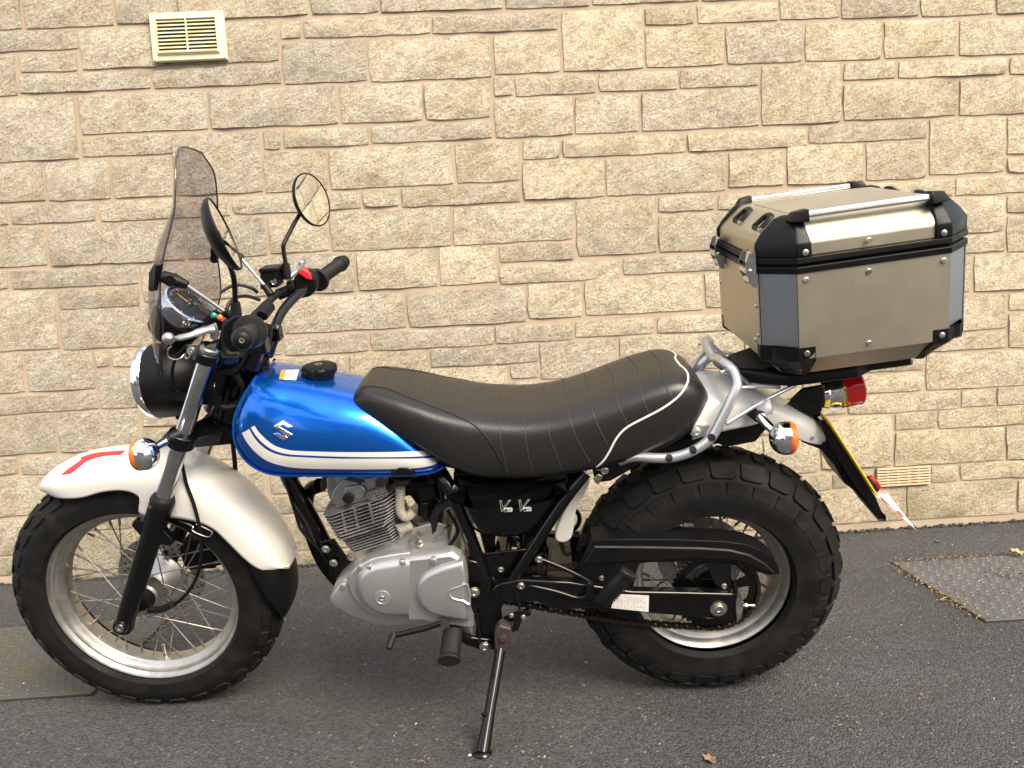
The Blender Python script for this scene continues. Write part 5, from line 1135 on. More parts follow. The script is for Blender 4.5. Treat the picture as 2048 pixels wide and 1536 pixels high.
# ---- engine
en = empty('engine', bike)
fl, frr = P(640, 1030, -.088), P(775, 985, -.088); ex_ = (frr-fl); ex_.y = 0; ex_.normalize(); up_ = Vector((-ex_.z, 0, ex_.x))
def E(px, v): return P(*px, v)
def slab(L_, R2, dn, th, dep, g, cx_=.010, rear_in=0):
    "one cooling fin: outline in plan with cut corners, between two traced end points"
    c = (L_+R2)/2; h = (R2-L_).length/2
    pl = [(-h, -dep+.02), (-h+.018, -dep), (h-.03, -dep), (h, -dep+.03), (h, dep-.03), (h-.03, dep), (-h+.018, dep), (-h, dep-.02)]
    c = Vector((c.x, 0, c.z)); g.rings([[c+ex_*a+Vector((0, b, 0))+up_*(th/2) for a, b in pl], [c+ex_*a+Vector((0, b, 0))-up_*(th/2) for a, b in pl]])
nF = 8
fin0 = [(E((640, 1028), -.085), E((788, 987), -.085))]
a0, b0, a1, b1 = E((641, 1030), -.085), E((790, 992), -.085), E((669, 1077), -.085), E((792, 1047), -.085)
for k in range(9):
    t = k/8; g = G(); slab(a0.lerp(a1, t), b0.lerp(b1, t)+ex_*(.012*sin(pi*t)), 0, .0026, .092, g); obj('cooling_fin', g, M['cast'], en, smooth=0, bevel=.0007)
a2, b2, a3, b3 = E((674, 1076), -.07), E((800, 1050), -.07), E((700, 1108), -.07), E((812, 1078), -.07)
for k in range(6):
    t = (k+.6)/6.2; g = G(); slab(a2.lerp(a3, t), b2.lerp(b3, t), 0, .0028, .074, g); obj('cooling_fin', g, M['cast'], en, smooth=0, bevel=.0007)
g = G(); g.hull([p+ex_*o for p in (Vector((a0.x, v, a0.z)) for v in (-.06, .06)) for o in (.03,)]+[p-ex_*.02 for p in (Vector((b0.x, v, b0.z)) for v in (-.06, .06))]+[Vector((p.x, v, p.z))+ex_*o for p, o in ((a3, .02), (b3, -.02)) for v in (-.055, .055)]); obj('cylinder', g, M['cast'], en, bevel=.003)
for px0, px1 in (((684, 1021), (692, 1063)), ((708, 1012), (717, 1055)), ((738, 1003), (748, 1045))):
    g = G(); p0, p1 = E(px0, -.0885), E(px1, -.0885); g.box((p0+p1)/2, ((p1-p0).length/2, .004, .0022), ((p1-p0).normalized(), (0, 1, 0), (p1-p0).normalized().cross(Vector((0, 1, 0))))); obj('fin_web', g, M['cast'], en)
def blk(px, v0, d, name_, m='cast', bv=.003): g = G(); g.prism(U(px, v0), (0, d, 0)); return obj(name_, g, M[m], en, bevel=bv)
blk([(652, 958), (668, 950), (745, 948), (768, 960), (775, 985), (768, 1003), (730, 1006), (700, 1012), (662, 1006), (655, 990)], -.055, .11, 'cylinder_head')
blk([(660, 1004), (665, 985), (675, 970), (690, 958), (720, 968), (735, 962), (745, 980), (742, 998), (700, 1010), (664, 1010)], -.075, .02, 'head_cover')
blk([(690, 975), (722, 970), (732, 982), (728, 996), (695, 1004), (686, 992)], -.083, .02, 'cam_cover')
blk([(728, 958), (746, 955), (752, 972), (748, 980), (733, 980)], -.085, .03, 'rocker_cap')
blk([(668, 950), (690, 948), (700, 962), (690, 972), (672, 968)], -.07, .03, 'rocker_cap')
blk([(640, 960), (650, 958), (655, 975), (648, 985), (640, 980)], -.02, .03, 'exhaust_flange', 'rusty')
g = G()
for k in range(9): t = k/8; p = E((737, 990), -.088).lerp(E((772, 980), -.088), t); g.box(p, (.0009, .006, .011), (ex_, (0, 1, 0), up_))
p, q = E((737, 990), -.088), E((773, 982), -.088)
for k in range(3): c = (p+q)/2+up_*(.007*(k-1)); g.box(c, ((q-p).length/2, .006, .0010), (ex_, (0, 1, 0), up_))
obj('head_grille', g, M['cast'], en)
g = G(); g.lathe([(0, .013), (.004, .013), (.0055, .011), (.006, .004)], E((697, 996), -.087), (0, -1, 0), 28); obj('rubber_plug', g, M['rub2'], en)
g = G(); g.bolt(E((749, 997), -.088), .0065); obj('head_bolt', g, M['steel'], en)
g = G(); g.tube(cr([E((640, 970), .0), E((615, 990), .04), E((620, 1060), .07), E((665, 1150), .085), E((760, 1215), .10), E((900, 1190), .13)], 6), .017, 16); obj('exhaust_pipe', g, M['matte'], bike)
# covers
CB = [(667, 1176), (676, 1160), (692, 1142), (720, 1120), (752, 1105), (790, 1099), (850, 1093), (905, 1089), (924, 1100), (933, 1118), (937, 1150), (936, 1195), (947, 1225), (950, 1245), (925, 1243), (890, 1235), (850, 1230), (800, 1230), (760, 1228), (735, 1220), (702, 1208), (688, 1198), (675, 1192)]
g = pillow(CB, -.075, [(0, -.15), (0, 0), (0, .040), (.003, .046), (.008, .049)], sm=2); obj('crankcase', g, M['cover'], en, smooth=35)
g = pillow([(695, 1150), (715, 1128), (745, 1112), (782, 1104), (821, 1100), (821, 1229), (785, 1229), (755, 1226), (735, 1218), (715, 1200), (702, 1180)], -.120, [(0, 0), (0, .010), (.004, .013)], sm=0, lock=(821, 1)); obj('generator_cover_rim', g, M['cover'], en, smooth=35, bevel=.001)
g = pillow([(712, 1165), (718, 1143), (733, 1126), (755, 1117), (790, 1111), (821, 1107), (821, 1227), (790, 1227), (762, 1224), (740, 1213), (722, 1195)], -.132, [(0, 0), (.003, .010), (.010, .021), (.018, .025)], sm=0, lock=(821, 1)); gen = obj('generator_cover', g, M['cover'], en, smooth=50)
g = G(); c = E((765, 1195), -.157); g.lathe([(-.004, .0185), (.0015, .018), (.002, .0155), (.001, .0150), (.0015, .013), (.0025, .006), (.0, .0045)], c, (0, -1, 0), 36); obj('inspection_cap', g, M['cover'], en, smooth=30)
g = G(); g.lathe([(.0022, .0055), (.0028, .005), (.001, .004)], c, (0, -1, 0), 6); obj('cap_socket', g, M['steel'], en)
g = pillow([(822, 1100), (860, 1095), (905, 1090), (924, 1100), (933, 1118), (937, 1150), (936, 1195), (948, 1228), (950, 1245), (920, 1242), (880, 1236), (845, 1230), (822, 1229)], -.120, [(0, 0), (.001, .014), (.004, .024), (.010, .032)], sm=0, lock=(822, -1)); obj('sprocket_cover_base', g, M['cover'], en, smooth=35, bevel=.001)
g = pillow([(832, 1178), (838, 1155), (852, 1140), (880, 1126), (930, 1112), (936, 1140), (936, 1180), (944, 1232), (925, 1234), (890, 1229), (855, 1218), (838, 1200)], -.145, [(0, 0), (.002, .013), (.007, .020), (.014, .022)], sm=0); obj('sprocket_cover', g, M['cover'], en, smooth=50)
g = pillow([(896, 1183), (903, 1175), (920, 1170), (937, 1167), (942, 1208), (925, 1201), (905, 1196)], -.163, [(0, 0), (0, .0052), (.0015, .0060), (.003, .0052), (.0045, .0022)], sm=2); obj('shaft_recess', g, M['cover'], en, smooth=40)
for x, y, v in ((741, 1131, -.140), (806, 1122, -.148), (868, 1118, -.148), (688, 1168, -.120), (722, 1131, -.125)):
    g = G(); c = E((x, y), v); g.lathe([(0, .0085), (.008, .0075), (.009, .006)], c, (0, -1, 0), 20); g.lathe([(.008, .005), (.012, .005), (.012, .0022), (.009, .002)], c, (0, -1, 0), 6); obj('cover_bolt', g, M['cover'], en, smooth=30)
blk([(795, 1075), (815, 1060), (870, 1045), (895, 1050), (900, 1090), (840, 1095), (750, 1108), (740, 1100)], -.06, .14, 'upper_crankcase')
g = G(); g.lathe([(0, .009), (.014, .009), (.016, .006)], E((838, 1082), -.075), (.3, -1, 0), 6); g.lathe([(.0, .006), (.022, .006)], E((822, 1083), -.075), (.2, -1, .2), 12); obj('sensor', g, M['steel'], en)
g = G(); q = cr([E((801, 975), -.07), E((800, 1000), -.072), E((801, 1022), -.072), E((812, 1034), -.07), E((826, 1024), -.06)], 10); rr = [.0105+.0012*(i % 2) for i in range(len(q))]; g.tube(q, rr, 14); obj('corrugated_hose', g, M['beige'], bike, smooth=20)
g = G(); g.tube([E((800, 1060), -.06), E((822, 1050), -.06)], .012, 14); g.hull([E((x, y), v) for x, y in ((790, 1050), (820, 1042), (826, 1055), (800, 1075)) for v in (-.05, -.068)]); obj('breather_elbow', g, M['beige'], bike, bevel=.002)
g = G(); g.lathe([(0, .026), (.006, .027), (.012, .020), (.02, .018)], E((806, 950), -.085), (0, 0, -1), 24); g.hull([E((x, y), v) for x, y in ((776, 945), (832, 942), (838, 955), (778, 958)) for v in (-.075, -.10)]); g.hull([P(x, y, v) for x, y in ((781, 951), (787, 941), (799, 935), (815, 935), (826, 941), (831, 951)) for v in (-.136, -.105)]); obj('fuel_tap', g, M['matte'], bike, bevel=.003)
g = G()
g.hull([E((x, y), v) for x, y in ((815, 960), (885, 950), (890, 990), (870, 1010), (835, 1010), (820, 990)) for v in (-.02, .05)])
g.hull([E((x, y), v) for x, y in ((832, 975), (868, 970), (872, 1000), (840, 1005)) for v in (-.05, -.02)])
g.tube([E((850, 1000), -.04), E((848, 1030), -.04)], .016, 16); g.tube([E((775, 975), -.01), E((880, 965), -.01)], .024, 18)
g.ball(E((865, 958), -.05), .014, 12); obj('throttle_body', g, M['matte'], bike, bevel=.003)
cable([(845, 1035, -.05), (870, 1035, -.05), (877, 1010, -.055), (862, 970, -.06)], .003); cable([(878, 960, -.06), (885, 1000, -.06), (878, 1050, -.05), (880, 1080, -.05)], .006, 'cable', 'rub2'); cable([(912, 1002, -.07), (895, 1006, -.07), (874, 1022, -.06), (868, 1060, -.05), (870, 1085, -.05)], .011, 'breather_hose', 'rub2')
cable([(820, 1040, -.05), (842, 1055, -.055), (866, 1066, -.055), (900, 1050, -.06)], .0022); cable([(895, 1020, -.07), (915, 1060, -.08), (900, 1090, -.08)], .0045, 'cable', 'rub2')
cable([(700, 955, .03), (760, 945, .03), (820, 955, .0), (870, 945, -.03)], .004)
# ---- swingarm and rear end
sw = empty('swingarm', bike)
def armbox(px, v, d, name_, m='gloss', bv=.004): g = G(); g.prism(U(px, v), (0, d, 0)); return obj(name_, g, M[m], sw, bevel=bv)
armbox([(1000, 1168), (1040, 1160), (1140, 1165), (1265, 1184), (1380, 1186), (1474, 1188), (1475, 1243), (1400, 1236), (1265, 1224), (1180, 1217), (1110, 1222), (1075, 1205), (1005, 1205)], -.135, .026, 'near_arm')
g = G(); g.prism([flip(q) for q in U([(1010, 1172), (1265, 1184), (1474, 1188), (1475, 1243), (1265, 1224), (1010, 1205)], -.135)], (0, -.026, 0)); obj('far_arm', g, M['gloss'], sw, bevel=.004)
g = G(); g.tube([P(1003, 1185, -.13), flip(P(1003, 1185, -.13))], .021, 18); g.hull([Vector((q.x, v, q.z)) for q in U([(1095, 1172), (1150, 1178), (1150, 1214), (1100, 1212)], -.12) for v in (-.12, .12)]); obj('cross_tube', g, M['gloss'], sw, bevel=.003)
g = G(); g.bolt(P(1437, 1217, -.138), .0115); g.lathe([(-.001, .0195), (.002, .0195), (.0025, .0175)], P(1437, 1217, -.136), (0, -1, 0), 28); obj('axle_nut', g, M['steel'], sw)
g = G(); g.prism(U([(1476, 1180), (1480, 1192), (1487, 1212), (1483, 1235), (1474, 1246), (1472, 1212)], -.142), (0, .040, 0)); g.tube([P(1484, 1211, -.122), P(1510, 1211, -.122)], [.0032, .0032], 8); g.lathe([(0, .0065), (.006, .0065)], P(1489, 1211, -.122), (1, 0, 0), 6); g.lathe([(0, .0045), (.004, .0045)], P(1503, 1211, -.122), (1, 0, 0), 6); obj('chain_adjuster', g, M['steel'], sw, bevel=.0008)
lab = U([(1232, 1188), (1298, 1191), (1297, 1224), (1222, 1216)], -.1362)
g = G(); g.add(lab, [(0, 1, 2, 3)]); g.add([q+Vector((0, .0004, 0)) for q in lab], [(3, 2, 1, 0)]); obj('specification_label', g, M['paper'], sw, smooth=0)
g = G(); rs = random.Random(2)
for r_ in range(7):
    for c_ in range(9):
        if rs.random() < .25: continue
        x = 1234+c_*6.6+rs.uniform(-.5, .5); y = 1192+r_*3.7+c_*.55; g.add(U([(x, y), (x+rs.uniform(2.5, 5), y+.3), (x+4.4, y+1.3), (x, y+1.0)], -.1368), [(0, 1, 2, 3)])
obj('label_print', g, mat('faded_ink', (.35, .33, .30), .6), sw, smooth=0)
# chain guard
cg = empty('chain_guard', bike)
CG = [(1184, 1080), (1260, 1078), (1360, 1079), (1450, 1083), (1490, 1088), (1520, 1099), (1543, 1115), (1556, 1132), (1559, 1148), (1540, 1150), (1515, 1145), (1490, 1131), (1460, 1124), (1430, 1123), (1300, 1125), (1275, 1128), (1270, 1165), (1262, 1183), (1240, 1180), (1200, 1170), (1160, 1166), (1158, 1130)]
g = G(); g.prism(U(CG, -.118), (0, .006, 0)); guard = obj('guard_side', g, M['matte'], cg, bevel=.002)
top = U([(1184, 1080), (1260, 1078), (1360, 1079), (1450, 1083), (1490, 1088), (1520, 1099), (1543, 1115), (1556, 1132), (1559, 1148)], -.118)
g = G(); g.rings([[p+Vector((0, 0, .001)) for p in top], [p+Vector((0, .050, .004)) for p in top], [p+Vector((0, .050, 0)) for p in top], [p+Vector((0, 0, -.003)) for p in top]], closed=False); obj('guard_top', g, M['matte'], cg, bevel=.001)
# pressed ridge: the upper part of the side stands proud
g = G(); 
rid = [(1188, 1091), (1300, 1092), (1400, 1094), (1460, 1098), (1500, 1108), (1530, 1125), (1552, 1147)]; rid2 = [(1166, 1127), (1200, 1127), (1300, 1121), (1420, 1118), (1465, 1119), (1495, 1128), (1525, 1143)]
o1 = U(rid+rid2[::-1], -.1185); g.rings([o1, [p-Vector((0, .004, 0)) for p in inset(o1, .004)]]); obj('guard_rib', g, M['matte'], cg, bevel=.0008)
g = G(); g.prism(U([(1408, 1120), (1462, 1120), (1464, 1178), (1450, 1186), (1430, 1170)], -.112), (0, .005, 0)); obj('guard_hanger', g, M['matte'], cg, bevel=.002)
each('guard_screw', [bolt(P(1203, 1156, -.119), .0055), bolt(P(1448, 1172, -.114), .006)], M['steel'], cg)
# pillion peg on its triangular bracket
pg = empty('pillion_peg', bike); g = G()
g.tube(cr([P(1080, 1118, -.13), P(1130, 1138, -.135), P(1178, 1163, -.14), P(1184, 1178, -.14)], 5), .0055, 10); g.tube(cr([P(1044, 1168, -.13), P(1110, 1183, -.135), P(1155, 1196, -.14), P(1180, 1190, -.14)], 5), .0055, 10)
g.hull([P(x, y, v) for x, y in ((1176, 1165), (1196, 1178), (1205, 1205), (1215, 1222), (1200, 1222), (1182, 1200), (1168, 1190)) for v in (-.135, -.15)]); obj('peg_bracket', g, M['gloss'], pg, bevel=.002)
pa, pb = P(1203, 1203, -.165), P(1253, 1150, -.185); t_ = (pb-pa).normalized(); s_ = t_.cross(Vector((0, 1, 0))).normalized(); v_ = Vector((0, 1, 0))
g = G(); hx = [(-.018, -.006), (-.008, -.013), (.010, -.013), (.019, -.004), (.016, .011), (-.014, .011)]
g.rings([[pa+t_*d+s_*a*k+v_*b*k for a, b in hx] for d, k in ((-.003, .9), (.0, 1), ((pb-pa).length, 1.0), ((pb-pa).length+.004, .85))]); obj('peg_rubber', g, M['rub2'], pg, bevel=.002)
g = G(); g.rings([[pb+t_*d+s_*a*k+v_*b*k for a, b in hx] for d, k in ((-.004, 1.12), (.008, 1.12), (.012, .9))])
for k in range(9): c = pa+t_*(.012+k*.0065)-s_*.0125-v_*.0085; g.box(c, (.0018, .003, .006), (t_, v_, s_))
obj('peg_tip', g, M['rub2'], pg, bevel=.002)
# rider's peg, gear lever
g = G(); a, b = P(906, 1262, -.150), P(898, 1322, -.245); ax = (b-a).normalized(); L_ = (b-a).length; sx = ax.cross(Vector((0, 0, 1))).normalized(); sy = ax.cross(sx)
R = []
N = 15
for k in range(N*2+1):
    d = k/(N*2)*L_*.86; q = 1.0 if k % 2 else .80; R.append([a+ax*d+sx*cos(j*pi/10)*(.0235*q)+sy*sin(j*pi/10)*(.0145*q) for j in range(20)])
for d, q in ((.87, 1.05), (.985, 1.12), (1.0, 1.05)): R.append([a+ax*d*L_+sx*cos(j*pi/10)*(.0235*q)+sy*sin(j*pi/10)*(.0150*q) for j in range(20)])
g.rings(R); obj('foot_peg', g, M['rub2'], bike, smooth=25)
g = G(); g.tube([a-ax*.03, a+ax*.01], .010, 12); g.tube(cr([P(905, 1262, -.15), P(915, 1258, -.14), P(925, 1268, -.135), P(940, 1275, -.13)], 4), .007, 10); obj('peg_pivot', g, M['gloss'], bike)
g = G(); g.tube(cr([P(895, 1247, -.16), P(880, 1247, -.165), P(850, 1257, -.17), P(815, 1265, -.175), P(788, 1272, -.18)], 5), [.010, .009, .0065, .006, .006], 12) if 0 else g.tube(cr([P(897, 1247, -.155), P(880, 1247, -.16), P(850, 1257, -.165), P(815, 1265, -.17), P(788, 1271, -.175)], 5), .0065, 12, sq=1.3)
g.tube([P(890, 1247, -.15), P(890, 1247, -.172)], .0105, 14); obj('gear_lever', g, M['matte'], bike)
g = G(); q = [P(787, 1270, -.175), P(777, 1298, -.215)]; R = []; t_ = (q[1]-q[0]).normalized(); g.tube([q[0].lerp(q[1], k/12) for k in range(13)], [.0075 if k % 2 else .0088 for k in range(12)]+[.004], 14); obj('gear_lever_rubber', g, M['rub2'], bike, smooth=25)
cable([(955, 1228, -.13), (958, 1260, -.13), (960, 1275, -.13)], .0032); 
# side stand
ss = empty('side_stand', bike)
F0 = BI @ GP(965, 1508); ST0 = P(1002, 1290, -.145)
g = G(); k0 = ST0; mid = k0.lerp(F0, .62)
g.tube([k0+(k0-F0).normalized()*.01, k0.lerp(F0, .3), mid, k0.lerp(F0, .9), F0+(k0-F0).normalized()*.004], [.0125, .0125, .0125, .0150, .0160], 18); obj('stand_leg', g, M['gloss'], ss)
up2 = (BI.to_3x3() @ Vector((0, 0, 1)))
g = G(); g.lathe([(.001, .021), (.004, .022), (.007, .020), (.010, .016)], F0, up2, 24); g.tube([mid, mid-Vector((.016, .016, -.004))], .0045, 10); obj('stand_foot', g, M['gloss'], ss)
g = G(); g.prism(U([(990, 1262), (1000, 1252), (1022, 1258), (1024, 1280), (1018, 1300), (1010, 1308), (990, 1300), (988, 1280)], -.160), (0, .03, 0)); obj('stand_bracket', g, M['rusty'], ss, bevel=.003)
g = G(); g.bolt(P(1006, 1277, -.160), .0085); obj('stand_bolt', g, M['rusty'], ss)
g = G(); g.hull([P(x, y, v) for x, y in ((1028, 1222), (1048, 1220), (1044, 1240), (1036, 1262), (1024, 1264), (1026, 1240)) for v in (-.13, -.15)]); g.tube([P(1010, 1240, -.10), P(1060, 1222, -.10)], .01, 10); obj('stand_switch', g, M['matte'], bike, bevel=.003)
g = G()
each('switch_bolt', [bolt(P(x, y, -.15), .005) for x, y in ((1023, 1231), (1047, 1234))], M['steel'], bike)
cable([(1030, 1170, -.13), (1035, 1195, -.135), (1040, 1225, -.14)], .003)
# rear shock / linkage darks, caliper, silencer on the far side
g = G(); g.tube([P(1050, 1010, 0), P(1075, 1150, 0)], .028, 18)
q = [P(1050, 1015, 0).lerp(P(1075, 1140, 0), t/60) for t in range(61)]; g2 = G(); dd = (q[-1]-q[0]).normalized(); e1 = dd.orthogonal().normalized(); e2 = dd.cross(e1); g2.tube([p+(e1*cos(i*.75)+e2*sin(i*.75))*.036 for i, p in enumerate(q)], .006, 8); obj('shock_absorber', g, M['gloss'], bike); obj('shock_spring', g2, M['gloss'], bike)
g = G(); c = RC+Vector((-.06, .06, .07)); g.hull([c+Vector((x*.04, y*.02, z*.028)) for x in (-1, 1) for y in (-1, 1) for z in (-1, 1)]); g.tube([c-Vector((0, .03, 0)), c+Vector((0, .02, 0))], .018, 14); obj('rear_caliper', g, M['cast'], bike, bevel=.004)
g = G(); a = P(1120, 1120, .15); b = P(1425, 1060, .17); g.lathe([(0, .02), (.05, .045), (.08, .05), ((b-a).length-.01, .05), ((b-a).length, .045), ((b-a).length, .02), ((b-a).length-.03, .018)], a, (b-a), 28); obj('silencer', g, M['matte'], bike)
g = G(); q = [P(x, y, .14) for x, y in ((1120, 1075), (1130, 1040), (1145, 1020), (1158, 1030), (1156, 1050), (1140, 1062), (1120, 1060))]; g.tube(cr(q, 5), .006, 8); g.hull([P(x, y, v) for x, y in ((1105, 1080), (1150, 1070), (1160, 1105), (1110, 1112)) for v in (.12, .15)]); obj('far_side_peg', g, M['matte'], bike, bevel=.002)
# ---- grab rail and rack
rk = empty('rack', bike)
def rail(f):
    g = G(); q = [P(1240, 922, -.118), P(1270, 914, -.135), P(1310, 916, -.150), P(1345, 915, -.155), P(1385, 902, -.158), P(1420, 878, -.158), P(1443, 838, -.152), P(1462, 800, -.145), P(1474, 772, -.135), P(1470, 748, -.120), P(1458, 733, -.105), P(1440, 722, -.07), P(1428, 716, -.0)]
    g.tube(cr([f(p) for p in q], 5), .0108, 18); ro = obj('grab_rail', g, M['silv'], rk)
    if f(Vector((0, -1, 0))).y < 0:
        tr_ = bvh(ro)
        for x, y in ((1338, 916), (1386, 900), (1423, 875)):
            g = G(); patch(tr_, [(x+7.5*cos(k*pi/8), y+7.5*sin(k*pi/8)) for k in range(16)], .0012, g=g); obj('rail_dot', g, M['rub2'], rk)
    g = G(); g.tube(cr([f(P(1452, 848, -.148)), f(P(1500, 818, -.13)), f(P(1545, 793, -.12)), f(P(1590, 770, -.10))], 4), .0048, 10); g.tube([f(P(1474, 776, -.135)), f(P(1520, 772, -.12)), f(P(1560, 775, -.1))], .0042, 10); g.tube([f(P(1440, 745, -.11)), f(P(1465, 738, -.10)), f(P(1500, 770, -.08))], .0042, 8)
    g.hull([f(P(x, y, v)) for x, y in ((1508, 812), (1530, 798), (1541, 800), (1546, 828), (1525, 830), (1518, 825)) for v in (-.112, -.128)]); obj('rack_stay', g, M['silv'], rk, bevel=.001)
rail(lambda p: p); rail(flip)
g = G(); q = [P(1395, 755, .05), P(1400, 735, .05), P(1415, 718, .05), P(1440, 716, .05), P(1455, 725, .05)]; g.tube(cr(q, 5), .0105, 12); obj('far_hoop', g, M['silv'], rk)
g = G(); g.tube([P(1437, 722, -.05), P(1452, 733, -.09)], .0125, 14); g.tube([P(1450, 728, -.04), P(1470, 748, -.05)], .006, 10); obj('rubber_sleeve', g, mat('brown_tape', (.13, .085, .06), .5), rk)
g = G(); g.bolt(P(1393, 864, -.135), .009); g.hull([P(x, y, v) for x, y in ((1380, 868), (1395, 850), (1420, 850), (1410, 868), (1385, 873)) for v in (-.12, -.13)]); obj('rail_bolt', g, M['silv'], rk, bevel=.001)

# ================================================================== luggage box on its plate
bx = empty('top_box'); tag(bx, 'brushed aluminium top box with black corner guards, carried on the rear rack of the motorcycle', 'top box')
def RM(y, p_, r_): return Matrix.Rotation(y, 3, 'Z') @ Matrix.Rotation(-p_, 3, 'Y') @ Matrix.Rotation(r_, 3, 'X')
BL = RM(.028, .082, -.02).to_4x4(); BL.translation = Vector((1.449, .006, .925))
bx.matrix_world = BM @ BL
L_, W_, CA, CB_, SZ, H_ = .402, .400, .056, .052, .158, .250
n_ = -W_/2
def octo(z, i=0, ca=CA, cb=CB_, ix=None):
    j = i if ix is None else ix
    return [Vector(p) for p in ((ca, n_+i, z), (L_-ca, n_+i, z), (L_-j, n_+cb, z), (L_-j, -n_-cb, z), (L_-ca, -n_-i, z), (ca, -n_-i, z), (j, -n_-cb, z), (j, n_+cb, z))]
def bo(name_, g, m, **k): return obj(name_, g, M[m], bx, **k)
# body: thin panels with their own folds
zb, hb_ = 0.0, .070
ZB = -.024; o0, o1 = octo(ZB), octo(SZ); lower = octo(-hb_, .050, .075, .075, .045)
def panel(q, m, name_, off=0.0, th=.0025):
    g = G(); c = sum(q, Vector())/len(q); nn_ = (q[1]-q[0]).cross(q[2]-q[1]).normalized(); nn_ = nn_ if nn_.dot(c-Vector((L_/2, 0, SZ/2))) > 0 else -nn_
    q = [p+nn_*off for p in q]; g.prism(q, -nn_*th); return bo(name_, g, m, smooth=0, bevel=.0006)
names = {0: ('side_panel', 'bmet', .0035), 2: ('rear_panel', 'bmet', .0035), 4: ('side_panel', 'bmet', .0035), 6: ('front_panel', 'bmet', .0035), 1: ('corner_profile', 'bcol', 0), 3: ('corner_profile', 'bcol', 0), 5: ('corner_profile', 'bcol', 0), 7: ('corner_profile', 'bcol', 0)}
for i in range(8):
    j = (i+1) % 8; nm_, m_, of_ = names[i]; panel([o0[i], o0[j], o1[j], o1[i]], m_, nm_, of_)
for i in (0, 2, 4, 6):
    j = (i+1) % 8; panel([lower[i], lower[j], o0[j], o0[i]], 'bmet', 'lower_panel', .001)
g = G(); g.rings([[p*1.0 for p in octo(-hb_, .052, .077, .077, .047)], octo(ZB, .002), octo(SZ, .003)]); bo('inner_shell', g, 'matte', smooth=0)
# black rubber band at the seam
g = G(); g.rings([octo(SZ-.010, -.003), octo(SZ-.011, -.0055), octo(SZ+.001, -.0065), octo(SZ+.003, -.003), octo(SZ+.004, .004), octo(SZ+.006, .004), octo(SZ+.007, -.003), octo(SZ+.009, -.0065), octo(SZ+.019, -.0055), octo(SZ+.020, -.002)], capa=True, capb=True); bo('seam_band', g, 'matte', smooth=0, bevel=.0008)
# lid
zl = SZ+.019; z1, z2 = SZ+.046, H_
l0 = octo(zl, .0005); l1 = octo(z1, .001); l2 = octo(z1+.012, .010, CA, CB_, .010); l3 = octo(z2-.004, .040, .070, .060, .046); l4 = octo(z2, .052, .078, .066, .058)
g = G(); g.rings([l0, l1, l2, l3, l4]); bo('lid', g, 'bmet', smooth=25, bevel=.004, seg=3)
g = G(); t1 = [Vector((p.x, p.y, z2+.0015)) for p in octo(0, .075, .085, .085, .075)]; g.rings([[p-Vector((0, 0, .002)) for p in t1], [p+Vector((0, 0, 0)) for p in t1]]); bo('lid_top_pressing', g, 'bmet', smooth=0, bevel=.001)
# corner guards on the lid and at the bottom, rails, rivets
def corner_map(sx, sy):
    return lambda x, y, z: Vector((x if sx < 0 else L_-x, (n_+y) if sy < 0 else (-n_-y), z))
for sx in (-1, 1):
    for sy in (-1, 1):
        f = corner_map(sx, sy)
        g = G(); e = .004
        ring0 = [f(.086, -e, zl), f(CA, -e, zl), f(-e, CB_, zl), f(-e, .064, zl), f(.02, .064, zl), f(.086, .02, zl)]
        ring1 = [f(.085, -e, z1), f(CA, -e, z1), f(-e, CB_, z1), f(-e, .064, z1), f(.02, .064, z1), f(.085, .02, z1)]
        ring2 = [f(.083, .012, z1+.020), f(CA+.004, .009, z1+.020), f(.010, CB_+.004, z1+.020), f(.009, .066, z1+.018), f(.03, .066, z1+.018), f(.083, .03, z1+.018)]
        ring3 = [f(.082, .030, z2-.002), f(CA+.010, .028, z2-.002), f(.036, CB_+.002, z2-.002), f(.036, .066, z2-.002), f(.05, .066, z2-.004), f(.082, .05, z2-.002)]
        ring4 = [f(.080, .040, z2+.003), f(CA+.016, .040, z2+.003), f(.050, CB_+.006, z2+.003), f(.050, .064, z2+.003), f(.058, .064, z2+.001), f(.080, .055, z2+.002)]
        g.rings([ring0, ring1, ring2, ring3, ring4]); cgd = bo('lid_corner', g, 'matte', smooth=40, bevel=.003)
        g = G(); g.hull([f(x, y, z) for x, y, z in ((.050, .014, z2-.006), (.050, .046, z2-.004), (.086, .008, z2-.010), (.086, .040, z2-.006), (.060, .018, z2+.011), (.060, .036, z2+.011), (.087, .012, z2+.014), (.087, .036, z2+.014), (.086, .008, z2+.000))]); bo('rail_bracket', g, 'matte', smooth=40, bevel=.004)
        g = G(); g.rings([[f(x, y, z) for x, y in ((.088, -e), (CA, -e), (-e, CB_), (-e, .070), (.0, .070), (.02, .02), (.088, .004))] for z in (ZB-.004, .001)]); g.rings([[f(x, y, ZB-.004) for x, y in ((.088, -e), (CA, -e), (-e, CB_), (-e, .070), (.01, .070), (.088, .01))], [f(x, y, -.060) for x, y in ((.094, .038), (.075, .036), (.038, .070), (.036, .085), (.055, .085), (.094, .055))], [f(x, y, -.074) for x, y in ((.092, .050), (.078, .048), (.048, .074), (.047, .084), (.06, .084), (.092, .06))]]); bo('bottom_corner', g, 'matte', smooth=40, bevel=.002)
        g = G(); g.lathe([(0, .0062), (.0022, .0060), (.0030, .0048)], f(.072, -e-.0006, zl+.010), (0, sy, 0), 18); bo('rivet', g, 'steel'); g = G(); g.lathe([(0, .0062), (.0022, .0060), (.0030, .0048)], f(.070, -e-.0006, -.012), (0, sy, 0), 18); bo('rivet', g, 'steel')
